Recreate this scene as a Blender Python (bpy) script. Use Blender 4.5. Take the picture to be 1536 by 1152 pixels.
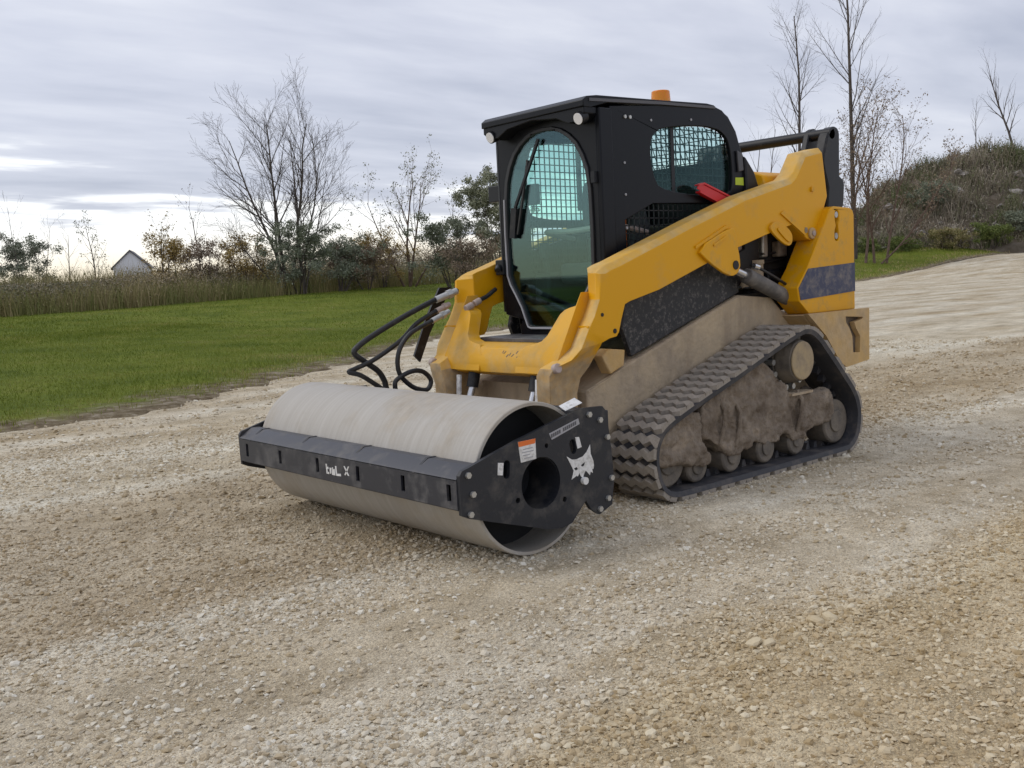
import bpy, bmesh, math, random
import numpy as np
from mathutils import Vector, Matrix, noise as mnoise
from mathutils.geometry import tessellate_polygon
for o in list(bpy.data.objects): bpy.data.objects.remove(o, do_unlink=True)
S = bpy.context.scene
COL = S.collection
rad = math.radians

# ------------------------------------------------------------------ camera
cd = bpy.data.cameras.new('camera'); cam = bpy.data.objects.new('camera', cd); COL.objects.link(cam)
YAW, PITCH, ROLL = 3.998, -0.1065, -0.0502
CAM = Vector((4.6875, 4.105, 1.2018))
fw = Vector((math.cos(YAW)*math.cos(PITCH), math.sin(YAW)*math.cos(PITCH), math.sin(PITCH)))
rt0 = Vector((math.sin(YAW), -math.cos(YAW), 0)); up0 = rt0.cross(fw)
rt = rt0*math.cos(ROLL)+up0*math.sin(ROLL); up = up0*math.cos(ROLL)-rt0*math.sin(ROLL)
M = Matrix((rt, up, -fw)).transposed().to_4x4(); M.translation = CAM
cam.matrix_world = M
cd.sensor_width = 36; cd.lens = 36*1489.4/1536
cd.clip_start = 0.05; cd.clip_end = 3000
S.camera = cam

# ------------------------------------------------------------------ light and sky
SUN_EL, SUN_AZ = rad(46), math.atan2(-.70, .62)      # direction towards the sun
sd = bpy.data.lights.new('sun', 'SUN'); sun = bpy.data.objects.new('sun', sd); COL.objects.link(sun)
sd.energy = .85; sd.angle = rad(40); sd.color = (1.0, .95, .87)
tos = Vector((math.cos(SUN_AZ)*math.cos(SUN_EL), math.sin(SUN_AZ)*math.cos(SUN_EL), math.sin(SUN_EL)))
sun.rotation_euler = (-tos).to_track_quat('-Z', 'Y').to_euler()
S.view_settings.view_transform = 'Standard'; S.view_settings.look = 'None'
S.view_settings.exposure = 0.36; S.view_settings.gamma = 1.0

W = bpy.data.worlds.new('World'); S.world = W; W.use_nodes = True
def sky_world():
    nt = W.node_tree; nt.nodes.clear(); N = nt.nodes.new; L = nt.links.new
    out = N('ShaderNodeOutputWorld')
    sky = N('ShaderNodeTexSky'); sky.sky_type = 'NISHITA'; sky.sun_disc = False
    sky.sun_elevation = SUN_EL; sky.sun_rotation = math.pi/2 - SUN_AZ
    b1 = N('ShaderNodeBackground'); b1.inputs[1].default_value = .09; L(sky.outputs[0], b1.inputs[0])
    tc = N('ShaderNodeTexCoord'); sp = N('ShaderNodeSeparateXYZ'); L(tc.outputs['Generated'], sp.inputs[0])
    def m(op, a, b=None, c=None, clamp=False):
        n = N('ShaderNodeMath'); n.operation = op; n.use_clamp = clamp
        for i, v in enumerate((a, b, c)):
            if v is None: continue
            if isinstance(v, (int, float)): n.inputs[i].default_value = v
            else: L(v, n.inputs[i])
        return n.outputs[0]
    zc = m('MAXIMUM', sp.outputs[2], 0.0)
    den = m('ADD', zc, .10)
    px = m('DIVIDE', sp.outputs[0], den); py = m('DIVIDE', sp.outputs[1], den)
    cb = N('ShaderNodeCombineXYZ'); L(px, cb.inputs[0]); L(py, cb.inputs[1])
    mp = N('ShaderNodeMapping'); L(cb.outputs[0], mp.inputs[0]); mp.inputs['Rotation'].default_value = (0, 0, .62); mp.inputs['Scale'].default_value = (.55, 1.25, 1)
    n1 = N('ShaderNodeTexNoise'); n1.inputs['Scale'].default_value = .9; n1.inputs['Detail'].default_value = 6; n1.inputs['Roughness'].default_value = .55; n1.inputs['Distortion'].default_value = .25
    L(mp.outputs[0], n1.inputs['Vector'])
    n2 = N('ShaderNodeTexNoise'); n2.inputs['Scale'].default_value = 2.6; n2.inputs['Detail'].default_value = 7; n2.inputs['Distortion'].default_value = .15
    L(mp.outputs[0], n2.inputs['Vector'])
    nn = m('ADD', m('MULTIPLY', n1.outputs[0], .65), m('MULTIPLY', n2.outputs[0], .35))
    cr = N('ShaderNodeValToRGB'); L(nn, cr.inputs[0]); e = cr.color_ramp.elements
    e[0].position = .32; e[0].color = (.40, .425, .515, 1)
    e[1].position = .66; e[1].color = (.70, .715, .775, 1)
    k = e.new(.50); k.color = (.55, .57, .655, 1)
    # the cloud sheet thins out above the horizon: a ragged bright band
    sd_ = m('ADD', m('MULTIPLY', sp.outputs[0], math.cos(SUN_AZ)), m('MULTIPLY', sp.outputs[1], math.sin(SUN_AZ)))
    zz = m('ADD', zc, m('MULTIPLY', m('SUBTRACT', nn, .5), -.40))
    zz = m('ADD', zz, m('MULTIPLY', m('SUBTRACT', sd_, .45), -.085))
    g = N('ShaderNodeMapRange'); g.interpolation_type = 'SMOOTHSTEP'; L(zz, g.inputs[0])
    g.inputs[1].default_value = .110; g.inputs[2].default_value = .072
    warm = N('ShaderNodeMapRange'); warm.interpolation_type = 'SMOOTHSTEP'; L(zc, warm.inputs[0])
    warm.inputs[1].default_value = .075; warm.inputs[2].default_value = .0
    wm = N('ShaderNodeMix'); wm.data_type = 'RGBA'; L(warm.outputs[0], wm.inputs[0])
    wm.inputs[6].default_value = (.98, .99, 1.0, 1); wm.inputs[7].default_value = (.90, .78, .57, 1)
    mix = N('ShaderNodeMix'); mix.data_type = 'RGBA'; L(g.outputs[0], mix.inputs[0]); L(cr.outputs[0], mix.inputs[6]); L(wm.outputs[2], mix.inputs[7])
    b2 = N('ShaderNodeBackground'); L(mix.outputs[2], b2.inputs[0]); b2.inputs[1].default_value = 1.0
    ms = N('ShaderNodeMixShader'); ms.inputs[0].default_value = .88
    L(b1.outputs[0], ms.inputs[1]); L(b2.outputs[0], ms.inputs[2]); L(ms.outputs[0], out.inputs[0])
sky_world()

# ------------------------------------------------------------------ materials
MATS = {}
def mat(name, col, rough=.6, metal=0., dirt=None, amt=.4, zr=None, nscale=6., bump=0., bscale=40., col2=None, c2scale=3., c2lo=.4, c2hi=.65, spec=.5, streak=None, coat=0.):
    m = bpy.data.materials.new(name); m.use_nodes = True; nt = m.node_tree
    N = nt.nodes.new; L = nt.links.new; b = nt.nodes['Principled BSDF']
    b.inputs['Roughness'].default_value = rough; b.inputs['Metallic'].default_value = metal
    b.inputs['Specular IOR Level'].default_value = spec; b.inputs['Coat Weight'].default_value = coat
    tc = N('ShaderNodeTexCoord'); vec = tc.outputs['Object']
    if streak:
        mp = N('ShaderNodeMapping'); mp.inputs['Scale'].default_value = streak; L(vec, mp.inputs[0]); svec = mp.outputs[0]
    else: svec = vec
    def noise(scale, det=6, r=.6, v=None):
        n = N('ShaderNodeTexNoise'); n.inputs['Scale'].default_value = scale; n.inputs['Detail'].default_value = det; n.inputs['Roughness'].default_value = r
        L(v or vec, n.inputs['Vector']); return n.outputs[0]
    def mixc(f, a, c):
        x = N('ShaderNodeMix'); x.data_type = 'RGBA'
        if isinstance(f, float): x.inputs[0].default_value = f
        else: L(f, x.inputs[0])
        for i, v in ((6, a), (7, c)):
            if isinstance(v, tuple): x.inputs[i].default_value = (*v[:3], 1)
            else: L(v, x.inputs[i])
        return x.outputs[2]
    def mr(v, a, c, lo=0., hi=1.):
        x = N('ShaderNodeMapRange'); L(v, x.inputs[0]); x.inputs[1].default_value = a; x.inputs[2].default_value = c
        x.inputs[3].default_value = lo; x.inputs[4].default_value = hi; return x.outputs[0]
    def mth(op, a, c):
        x = N('ShaderNodeMath'); x.operation = op; x.use_clamp = True
        for i, v in enumerate((a, c)):
            if isinstance(v, (int, float)): x.inputs[i].default_value = v
            else: L(v, x.inputs[i])
        return x.outputs[0]
    c = col
    if col2: c = mixc(mr(noise(c2scale, v=svec), c2lo, c2hi), col, col2)
    if dirt:
        nz = noise(nscale, 8, .65)
        f = mr(nz, .62-.35*amt, .72, 0., 1.)
        f = mth('MULTIPLY', f, min(1., .35+amt))
        if zr:
            sp = N('ShaderNodeSeparateXYZ'); L(vec, sp.inputs[0])
            zf = mr(sp.outputs[2], zr[0], zr[1], 1., 0.)
            zz = mth('ADD', zf, mr(noise(5., 4), .3, .7, -.35, .35))
            zz2 = mr(zz, .35, .8)
            f = mth('MAXIMUM', mth('MULTIPLY', f, .5), zz2) if amt > 0 else zz2
            fine = mr(noise(30., 4), .3, .6, .8, 1.)
            f = mth('MULTIPLY', f, fine)
        d2 = mixc(mr(noise(18., 5), .35, .65), dirt, tuple(x*.72 for x in dirt))
        c = mixc(f, c, d2)
        L(mr(f, 0, 1, rough, .9), b.inputs['Roughness'])
    if isinstance(c, tuple): b.inputs['Base Color'].default_value = (*c[:3], 1)
    else: L(c, b.inputs['Base Color'])
    if bump:
        bn = N('ShaderNodeBump'); bn.inputs['Strength'].default_value = 1.; bn.inputs['Distance'].default_value = bump
        L(noise(bscale, 5), bn.inputs['Height']); L(bn.outputs[0], b.inputs['Normal'])
    MATS[name] = m; return m
MUD = (.36, .275, .19); DUST = (.34, .30, .25)
Y = mat('yellow_paint', (.74, .365, .004), .38, dirt=(.52, .38, .17), amt=.30, nscale=9., spec=.28, col2=(.69, .335, .004), c2scale=1.2)
YM = mat('yellow_paint_muddy', (.74, .365, .004), .4, dirt=(.48, .36, .22), amt=.2, zr=(.66, .93), nscale=4., spec=.28)
YD = mat('dusty_highlight_yellow', (.74, .41, .045), .55, dirt=(.66, .50, .26), amt=.8, nscale=5., spec=.28)  # dust, with the sky highlight of upward faces put into the colour
YF = mat('dusty_skylit_yellow', (.74, .385, .02), .45, dirt=(.60, .44, .22), amt=.5, nscale=4., spec=.28)  # light dust, plus sky light painted paler into the sky-facing plates
YT = mat('mud_caked_yellow', (.62, .38, .10), .6, dirt=(.50, .39, .265), amt=.95, nscale=3., bump=.004)
TAN = mat('mud_caked_steel', (.52, .41, .27), .85, dirt=(.40, .325, .24), amt=.75, nscale=5., bump=.010, bscale=22., col2=(.30, .225, .15), c2scale=1.1, c2lo=.48, c2hi=.72, streak=(5,5,.9))
MUDM = mat('dried_mud', (.13, .098, .07), .95, dirt=(.38, .315, .245), amt=.8, nscale=5., bump=.03, bscale=17., col2=(.40, .25, .09), c2scale=5., c2lo=.60, c2hi=.72)  # dark base tone puts crevice shade into the mud colour
ROLM = mat('muddy_roller_steel', (.10, .088, .075), .7, dirt=(.32, .27, .21), amt=.7, nscale=9., bump=.006, bscale=40.)
BLK = mat('black_paint', (.012, .013, .016), .4, dirt=(.12, .11, .10), amt=.10, nscale=7., spec=.3)
CABB = mat('cab_black_paint', (.007, .008, .011), .32, dirt=(.05, .05, .05), amt=.05, nscale=9., spec=.2)
RBLK = mat('roller_black_paint', (.018, .020, .026), .5, dirt=(.16, .145, .125), amt=.32, nscale=7., spec=.45, bump=.0006, bscale=120.)
BEAMM = mat('worn_black_beam', (.030, .032, .042), .42, dirt=(.20, .19, .18), amt=.35, nscale=8., spec=.6, streak=(1, 1, 1))
SPL = mat('mud_splashed_black', (.016, .017, .02), .55, dirt=(.30, .28, .26), amt=.30, nscale=48., zr=None)
DRK = mat('dark_engine', (.018, .017, .016), .7, dirt=(.12, .09, .06), amt=.4, nscale=9.)
RUB = mat('track_rubber', (.040, .041, .048), .6, dirt=(.22, .19, .165), amt=.35, nscale=9., bump=.002)
LUGM = mat('dusty_track_rubber', (.20, .178, .15), .9, dirt=(.47, .415, .35), amt=1.05, nscale=14., bump=.003, bscale=60.)
DRUM = mat('bare_drum_steel', (.40, .375, .335), .68, .05, dirt=(.43, .355, .255), amt=.45, nscale=2.6, col2=(.45, .428, .39), c2scale=2., streak=(.8, 22, .8), bump=.0012, bscale=90.)
CHR = mat('bright_steel', (.62, .62, .63), .25, .9)
BOLT = mat('zinc_bolt', (.50, .50, .48), .38, .6, dirt=DUST, amt=.3)
WHT = mat('white_vinyl', (.76, .76, .75), .55, dirt=(.42, .40, .36), amt=.45, nscale=45.)
ORG = mat('orange_vinyl', (.75, .17, .03), .5)
GRY = mat('grey_vinyl', (.36, .36, .38), .5)
DGRY = mat('faded_print', (.10, .10, .11), .6)
NAVY = mat('dark_blue_decal', (.026, .034, .085), .42, dirt=(.34, .30, .26), amt=.45, nscale=16.)
RED = mat('red_paint', (.60, .018, .025), .4)
LIME = mat('lime_vinyl', (.50, .62, .03), .5)
HOSE = mat('hose_rubber', (.014, .014, .015), .45, dirt=(.10, .09, .08), amt=.2, nscale=20.)
PINK = mat('dusty_coupling', (.44, .35, .31), .5, dirt=DUST, amt=.4)
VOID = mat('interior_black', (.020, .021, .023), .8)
def glow_lens():
    m = mat('amber_lens', (.95, .33, .0), .3)
    b = m.node_tree.nodes['Principled BSDF']; b.inputs['Transmission Weight'].default_value = .25; b.inputs['Subsurface Weight'].default_value = .3
    return m
AMB = glow_lens()
LENS = mat('lamp_lens', (.85, .85, .86), .2)
def glass(name, tint, refl=(.6,.85,.9), base=.04):
    m = bpy.data.materials.new(name); m.use_nodes = True; nt = m.node_tree; nt.nodes.clear()
    N = nt.nodes.new; L = nt.links.new
    o = N('ShaderNodeOutputMaterial'); t = N('ShaderNodeBsdfTransparent'); t.inputs[0].default_value = (*tint, 1)
    g = N('ShaderNodeBsdfGlossy'); g.inputs['Roughness'].default_value = .02; g.inputs[0].default_value = (*refl, 1)
    lw = N('ShaderNodeLayerWeight'); lw.inputs[0].default_value = .5
    pw = N('ShaderNodeMath'); pw.operation = 'POWER'; L(lw.outputs['Facing'], pw.inputs[0]); pw.inputs[1].default_value = 3.5
    f = N('ShaderNodeMath'); f.operation = 'MULTIPLY_ADD'; L(pw.outputs[0], f.inputs[0]); f.inputs[1].default_value = .55; f.inputs[2].default_value = base
    x = N('ShaderNodeMixShader'); L(f.outputs[0], x.inputs[0]); L(t.outputs[0], x.inputs[1]); L(g.outputs[0], x.inputs[2]); L(x.outputs[0], o.inputs[0])
    return m
GLS = glass('teal_tinted_glass', (.80, .95, .92), base=.07); GLS2 = glass('side_glass', (.80, .94, .91), base=.012)

# ------------------------------------------------------------------ mesh helpers
def smooth(me, ang=35):
    me.polygons.foreach_set('use_smooth', [True]*len(me.polygons)); me.set_sharp_from_angle(angle=rad(ang))
def obj(name, me, material=None, parent=None, kind=None, label=None, sm=True, bevel=0., seg=2):
    if material: me.materials.append(material)
    if sm: smooth(me)
    o = bpy.data.objects.new(name, me); COL.objects.link(o)
    if parent: o.parent = parent
    if kind: o['kind'] = kind
    if label: o['label'] = label
    if bevel:
        b = o.modifiers.new('bevel', 'BEVEL'); b.width = bevel; b.segments = seg; b.limit_method = 'ANGLE'; b.angle_limit = rad(30); b.harden_normals = False
    return o
def mesh(name, v, f):
    me = bpy.data.meshes.new(name); me.from_pydata([tuple(x) for x in v], [], f); me.validate(); me.update(); return me
class MB:
    def __init__(s): s.v = []; s.f = []
    def add(s, v, f):
        k = len(s.v); s.v += [tuple(x) for x in v]; s.f += [tuple(i+k for i in q) for q in f]; return s
    def box(s, x0, x1, y0, y1, z0, z1):
        return s.add([(x0,y0,z0),(x1,y0,z0),(x1,y1,z0),(x0,y1,z0),(x0,y0,z1),(x1,y0,z1),(x1,y1,z1),(x0,y1,z1)],
                     [(0,3,2,1),(4,5,6,7),(0,1,5,4),(1,2,6,5),(2,3,7,6),(3,0,4,7)])
    def bar(s, a, b, w, h, upv=(0,0,1)):
        a = Vector(a); b = Vector(b); d = (b-a).normalized(); sd_ = d.cross(Vector(upv)).normalized(); u = sd_.cross(d)
        vs = [p+sd_*i*w/2+u*j*h/2 for p in (a,b) for i,j in ((-1,-1),(1,-1),(1,1),(-1,1))]
        return s.add(vs, [(0,1,2,3),(7,6,5,4),(0,4,5,1),(1,5,6,2),(2,6,7,3),(3,7,4,0)])
    def cyl(s, a, b, r, n=20, r2=None, caps=True):
        a = Vector(a); b = Vector(b); d = (b-a).normalized(); t = Vector((0,0,1)) if abs(d.z) < .9 else Vector((1,0,0))
        e1 = d.cross(t).normalized(); e2 = d.cross(e1); r2 = r if r2 is None else r2
        vs = [p+(e1*math.cos(2*math.pi*i/n)+e2*math.sin(2*math.pi*i/n))*q for p,q in ((a,r),(b,r2)) for i in range(n)]
        fs = [(i,i+n,(i+1)%n+n,(i+1)%n) for i in range(n)]
        if caps: fs += [tuple(range(n)), tuple(range(2*n-1,n-1,-1))]
        return s.add(vs, fs)
    def tube(s, pts, r, n=8, caps=True):
        P = [Vector(p) for p in pts]; rr = r if isinstance(r, (list, tuple)) else [r]*len(P); vs = []; fs = []
        ref = Vector((.13,.31,.94))
        for i,p in enumerate(P):
            d = (P[min(i+1,len(P)-1)]-P[max(i-1,0)]).normalized(); e1 = d.cross(ref)
            if e1.length < 1e-3: e1 = d.cross(Vector((1,0,0)))
            e1.normalize(); e2 = d.cross(e1)
            vs += [p+(e1*math.cos(2*math.pi*k/n)+e2*math.sin(2*math.pi*k/n))*rr[i] for k in range(n)]
        for i in range(len(P)-1):
            fs += [(i*n+k,i*n+(k+1)%n,(i+1)*n+(k+1)%n,(i+1)*n+k) for k in range(n)]
        if caps: fs += [tuple(range(n-1,-1,-1)), tuple((len(P)-1)*n+k for k in range(n))]
        return s.add(vs, fs)
    def loft(s, rings, closed=True):
        n = len(rings[0]); vs = [p for r in rings for p in r]; fs = []
        for i in range(len(rings)-1):
            for k in range(n):
                fs.append((i*n+k, i*n+(k+1)%n, (i+1)*n+(k+1)%n, (i+1)*n+k))
        for base, rev in ((0, True), ((len(rings)-1)*n, False)):
            tri = tessellate_polygon([[Vector(p) for p in rings[0 if base == 0 else -1]]])
            fs += [tuple(base+i for i in (t[::-1] if rev else t)) for t in tri]
        return s.add(vs, fs)
    def me(s, name='m'):
        m = mesh(name, s.v, s.f); bm = bmesh.new(); bm.from_mesh(m); bmesh.ops.recalc_face_normals(bm, faces=bm.faces); bm.to_mesh(m); bm.free(); return m
def P3(ax, p, t):           # profile point -> 3D; ax = axis of extrusion
    return (t, p[0], p[1]) if ax == 'x' else (p[0], t, p[1]) if ax == 'y' else (p[0], p[1], t)
def prism(prof, t0, t1, ax='y', holes=(), mb=None):
    mb = mb or MB(); loops = [list(prof)]+[list(h) for h in holes]
    flat = [p for l in loops for p in l]; n = len(flat)
    tri = tessellate_polygon([[Vector((p[0],p[1],0)) for p in l] for l in loops])
    vs = [P3(ax,p,t0) for p in flat]+[P3(ax,p,t1) for p in flat]
    fs = [tuple(t) for t in tri]+[tuple(i+n for i in t[::-1]) for t in tri]
    k = 0
    for l in loops:
        m_ = len(l); fs += [(k+i,k+(i+1)%m_,k+(i+1)%m_+n,k+i+n) for i in range(m_)]; k += m_
    return mb.add(vs, fs)
def circ(cx, cz, r, n=20, rz=None):
    return [(cx+r*math.cos(2*math.pi*i/n), cz+(rz or r)*math.sin(2*math.pi*i/n)) for i in range(n)]
def chaikin(p, it=2, closed=True):
    p = [Vector(q) for q in p]
    for _ in range(it):
        o = [] if closed else [p[0]]
        for i in range(len(p) if closed else len(p)-1):
            a, b = p[i], p[(i+1)%len(p)]; o += [a*.75+b*.25, a*.25+b*.75]
        if not closed: o.append(p[-1])
        p = o
    return p
def rounded(p, it=2): return [(q[0],q[1]) for q in chaikin([(a,b,0) for a,b in p], it)]
def spline(p, n=6):
    P = [Vector(q) for q in p]; out = []
    for i in range(len(P)-1):
        a,b,c,d = P[max(i-1,0)],P[i],P[i+1],P[min(i+2,len(P)-1)]
        for k in range(n):
            t = k/n; out.append(.5*((2*b)+(c-a)*t+(2*a-5*b+4*c-d)*t*t+(3*b-a-3*c+d)*t**3))
    return out+[P[-1]]
def empty(name, loc=(0,0,0), label=None, cat=None, group=None):
    o = bpy.data.objects.new(name, None); COL.objects.link(o); o.location = loc
    if label: o['label'] = label
    if cat: o['category'] = cat
    if group: o['group'] = group
    return o

# ------------------------------------------------------------------ setting: ground
EDGE = [(60,17),(20,1.2),(8,-3.5),(2.37,-5.69),(.97,-6.19),(-1.0,-7.1),(-3.3,-8.9),(-7.0,-11.9),(-10,-13.3),(-20,-16.6),(-34,-21.3),(-47.2,-25.2),(-58.2,-26.5),(-66.9,-26.9),(-77.7,-25.5),(-106,-19),(-200,11)]
DD = Vector((-.934,-.358)); NN = Vector((.358,-.934)); E0 = Vector((2.37,-5.69))
def edge_pts():
    P = [Vector((a,b,0)) for a,b in EDGE]; out = []
    sp_ = spline(P, 40)
    last = None
    for q in sp_:
        stepd = .16+max(0,(Vector((q.x,q.y))-Vector((0,-6))).length-16)*.02
        if last is None or (q-last).length > stepd: out.append(q); last = q
    return out
EP = edge_pts()
def sstep(a, b, x):
    t = max(0., min(1., (x-a)/(b-a))); return t*t*(3-2*t)
def lawn_h(n, s):
    hv = .76+.31*sstep(12, 38, s)+.45*sstep(42, 60, s)
    return .02+hv*sstep(-.5, 19-11*sstep(42, 60, s), n)+.03*mnoise.noise((n*.3, s*.3, 0))*sstep(0,3,n)
def pass_tint(nt, col):
    N = nt.nodes.new; L = nt.links.new
    ge = N('ShaderNodeNewGeometry'); sp = N('ShaderNodeSeparateXYZ'); L(ge.outputs['Position'], sp.inputs[0])
    mp = N('ShaderNodeMapping'); mp.inputs['Scale'].default_value = (.5, 1.2, 1); L(ge.outputs['Position'], mp.inputs[0])
    nz = N('ShaderNodeTexNoise'); nz.inputs['Scale'].default_value = 1.3; nz.inputs['Detail'].default_value = 5; L(mp.outputs[0], nz.inputs['Vector'])
    ad = N('ShaderNodeMath'); ad.operation = 'MULTIPLY_ADD'; L(nz.outputs[0], ad.inputs[0]); ad.inputs[1].default_value = 1.1; L(sp.outputs[1], ad.inputs[2])
    mr = N('ShaderNodeMapRange'); L(ad.outputs[0], mr.inputs[0]); mr.inputs[1].default_value = -6+.55; mr.inputs[2].default_value = 4+.55
    r = N('ShaderNodeValToRGB'); L(mr.outputs[0], r.inputs[0]); e = r.color_ramp.elements
    st = [(-6,(1,1,1)),(-3.2,(1.10,1.12,1.14)),(-2.3,(1.08,1.10,1.12)),(-1.6,(.87,.835,.785)),(.35,(.84,.80,.745)),(.60,(1.04,1.05,1.07)),(2.05,(1.06,1.07,1.09)),(2.35,(.97,.91,.79)),(3.1,(1.0,.94,.83)),(4,(1,1,1))]
    e[0].position = 0; e[0].color = (*st[0][1],1); e[1].position = 1; e[1].color = (*st[-1][1],1)
    for y,c in st[1:-1]: k = e.new((y+6)/10); k.color = (*c,1)
    x = N('ShaderNodeMix'); x.data_type = 'RGBA'; x.blend_type = 'MULTIPLY'; x.inputs[0].default_value = 1.; L(col, x.inputs[6]); L(r.outputs[0], x.inputs[7])
    return x.outputs[2]
def ground_mats():
    # gravel
    m = bpy.data.materials.new('packed_gravel'); m.use_nodes = True; nt = m.node_tree; N = nt.nodes.new; L = nt.links.new; b = nt.nodes['Principled BSDF']
    b.inputs['Roughness'].default_value = .95; b.inputs['Specular IOR Level'].default_value = .15
    tc = N('ShaderNodeTexCoord'); v = tc.outputs['Object']
    def noise(sc, det=5, r=.6, vec=None):
        n = N('ShaderNodeTexNoise'); n.inputs['Scale'].default_value = sc; n.inputs['Detail'].default_value = det; n.inputs['Roughness'].default_value = r; L(vec or v, n.inputs['Vector']); return n.outputs[0]
    def ramp(f, st):
        r = N('ShaderNodeValToRGB'); L(f, r.inputs[0]); e = r.color_ramp.elements
        e[0].position, e[0].color = st[0][0], (*st[0][1],1); e[1].position, e[1].color = st[-1][0], (*st[-1][1],1)
        for p_,c_ in st[1:-1]: k = e.new(p_); k.color = (*c_,1)
        return r.outputs[0]
    def mix(f, a, c, mode='MIX'):
        x = N('ShaderNodeMix'); x.data_type = 'RGBA'; x.blend_type = mode
        if isinstance(f, float): x.inputs[0].default_value = f
        else: L(f, x.inputs[0])
        for i, q in ((6,a),(7,c)):
            if isinstance(q, tuple): x.inputs[i].default_value = (*q,1)
            else: L(q, x.inputs[i])
        return x.outputs[2]
    mp = N('ShaderNodeMapping'); mp.inputs['Scale'].default_value = (.30, 1.1, 1); L(v, mp.inputs[0])
    bands = noise(1.1, 5, .55, mp.outputs[0])
    broad = noise(.35, 4)
    base = ramp(bands, [(.36,(.41,.325,.20)),(.5,(.57,.49,.355)),(.63,(.68,.63,.51))])
    base = mix(ramp(broad, [(.35,(0,0,0)),(.65,(1,1,1))]), base, mix(.5, base, (.66,.615,.505)))
    vo = N('ShaderNodeTexVoronoi'); vo.inputs['Scale'].default_value = 150; L(v, vo.inputs['Vector'])
    vo2 = N('ShaderNodeTexVoronoi'); vo2.inputs['Scale'].default_value = 62; L(v, vo2.inputs['Vector'])
    sp = N('ShaderNodeSeparateColor'); L(vo.outputs['Color'], sp.inputs[0])
    st = ramp(sp.outputs[0], [(0.,(.62,.58,.55)),(.5,(.95,.95,.95)),(1.,(1.28,1.27,1.25))])
    c = mix(.75, base, st, 'MULTIPLY')
    mp2 = N('ShaderNodeMapping'); mp2.inputs['Scale'].default_value = (.30, 2.0, 1); L(v, mp2.inputs[0])
    tracks = ramp(noise(1.6, 6, .65, mp2.outputs[0]), [(.30,(.62,.58,.53)),(.44,(1,1,1)),(.60,(1,1,1)),(.75,(1.12,1.12,1.13))])
    c = mix(.55, c, tracks, 'MULTIPLY')
    patch = ramp(noise(2.2, 7, .7), [(.34,(.66,.63,.58)),(.52,(1.02,1.02,1.02)),(.68,(1.2,1.2,1.19))])
    c = mix(.7, c, patch, 'MULTIPLY')
    clump = ramp(noise(9., 4, .6), [(.3,(.78,.76,.72)),(.6,(1.08,1.08,1.08))])
    c = mix(.7, c, clump, 'MULTIPLY')
    L(pass_tint(nt, c), b.inputs['Base Color'])
    hs = N('ShaderNodeMath'); hs.operation = 'ADD'; L(vo.outputs['Distance'], hs.inputs[0])
    h2 = N('ShaderNodeMath'); h2.operation = 'MULTIPLY'; L(vo2.outputs['Distance'], h2.inputs[0]); h2.inputs[1].default_value = 1.2; L(h2.outputs[0], hs.inputs[1])
    bp = N('ShaderNodeBump'); bp.invert = True; bp.inputs['Distance'].default_value = .0055; bp.inputs['Strength'].default_value = .9; L(hs.outputs[0], bp.inputs['Height']); L(bp.outputs[0], b.inputs['Normal'])
    g = m
    # lawn soil and turf, earth showing along the ragged verge
    m = bpy.data.materials.new('mown_turf'); m.use_nodes = True; nt = m.node_tree; N = nt.nodes.new; L = nt.links.new; b = nt.nodes['Principled BSDF']
    b.inputs['Roughness'].default_value = .9; b.inputs['Specular IOR Level'].default_value = .1
    tc = N('ShaderNodeTexCoord'); v = tc.outputs['Object']
    at = N('ShaderNodeAttribute'); at.attribute_name = 'verge'
    c = ramp(noise(.8,6), [(.35,(.10,.135,.018)),(.55,(.15,.185,.024)),(.72,(.20,.205,.045))])
    fine = ramp(noise(14.,5), [(.3,(.6,.6,.55)),(.7,(1.25,1.25,1.2))])
    c = mix(.7, c, fine, 'MULTIPLY')
    earth = ramp(noise(5.,6), [(.35,(.10,.072,.04)),(.52,(.20,.16,.10)),(.68,(.36,.31,.24))])
    ad = N('ShaderNodeMath'); ad.operation = 'ADD'; L(at.outputs['Fac'], ad.inputs[0])
    sc = N('ShaderNodeMath'); sc.operation = 'MULTIPLY_ADD'; L(noise(1.6,6), sc.inputs[0]); sc.inputs[1].default_value = 2.2; sc.inputs[2].default_value = -1.1; L(sc.outputs[0], ad.inputs[1])
    f = N('ShaderNodeMapRange'); L(ad.outputs[0], f.inputs[0]); f.inputs[1].default_value = .35; f.inputs[2].default_value = 1.1
    c = mix(f.outputs[0], earth, c)
    L(c, b.inputs['Base Color'])
    bp = N('ShaderNodeBump'); bp.inputs['Distance'].default_value = .04; L(noise(25.,4), bp.inputs['Height']); L(bp.outputs[0], b.inputs['Normal'])
    return g, m
GRAVM, TURF = ground_mats()
def rise(x, y):              # the yard climbs a little towards the mound
    p = Vector((x-CAM.x, y-CAM.y)); d = p.dot(Vector((-.655,-.756))); u = p.dot(Vector((-.756,.655)))
    return 1.25*sstep(46, 78, d)*sstep(.33, .48, u/max(d,1)) if d > 1 else 0.
def gravel_h(x, y):
    r = math.hypot(x-CAM.x, y-CAM.y)
    if r > 60: return rise(x,y)
    f = 1-sstep(25, 60, r)
    h = .014*mnoise.noise((x*.25, y*1.6, 1.))+.008*mnoise.noise((x*1.3, y*3.1, 5.))+(.0065*mnoise.noise((x*5., y*7., 2.)) if r < 14 else 0)
    # wheel-track windrows running beside the machine
    for y0, a, w in ((.52,.016,.10),(2.36,.018,.09),(-3.1,.012,.2)):
        h += a*math.exp(-((y-y0-.08*mnoise.noise((x*.7,y0,2.)))/w)**2)*(.6+.6*mnoise.noise((x*1.7,y0,9.)))
    mach = sstep(1.25, 1.9, max(abs(x-.55)*.6, abs(y-.02)))   # flat under the machine
    return h*f*mach+rise(x,y)
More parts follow.
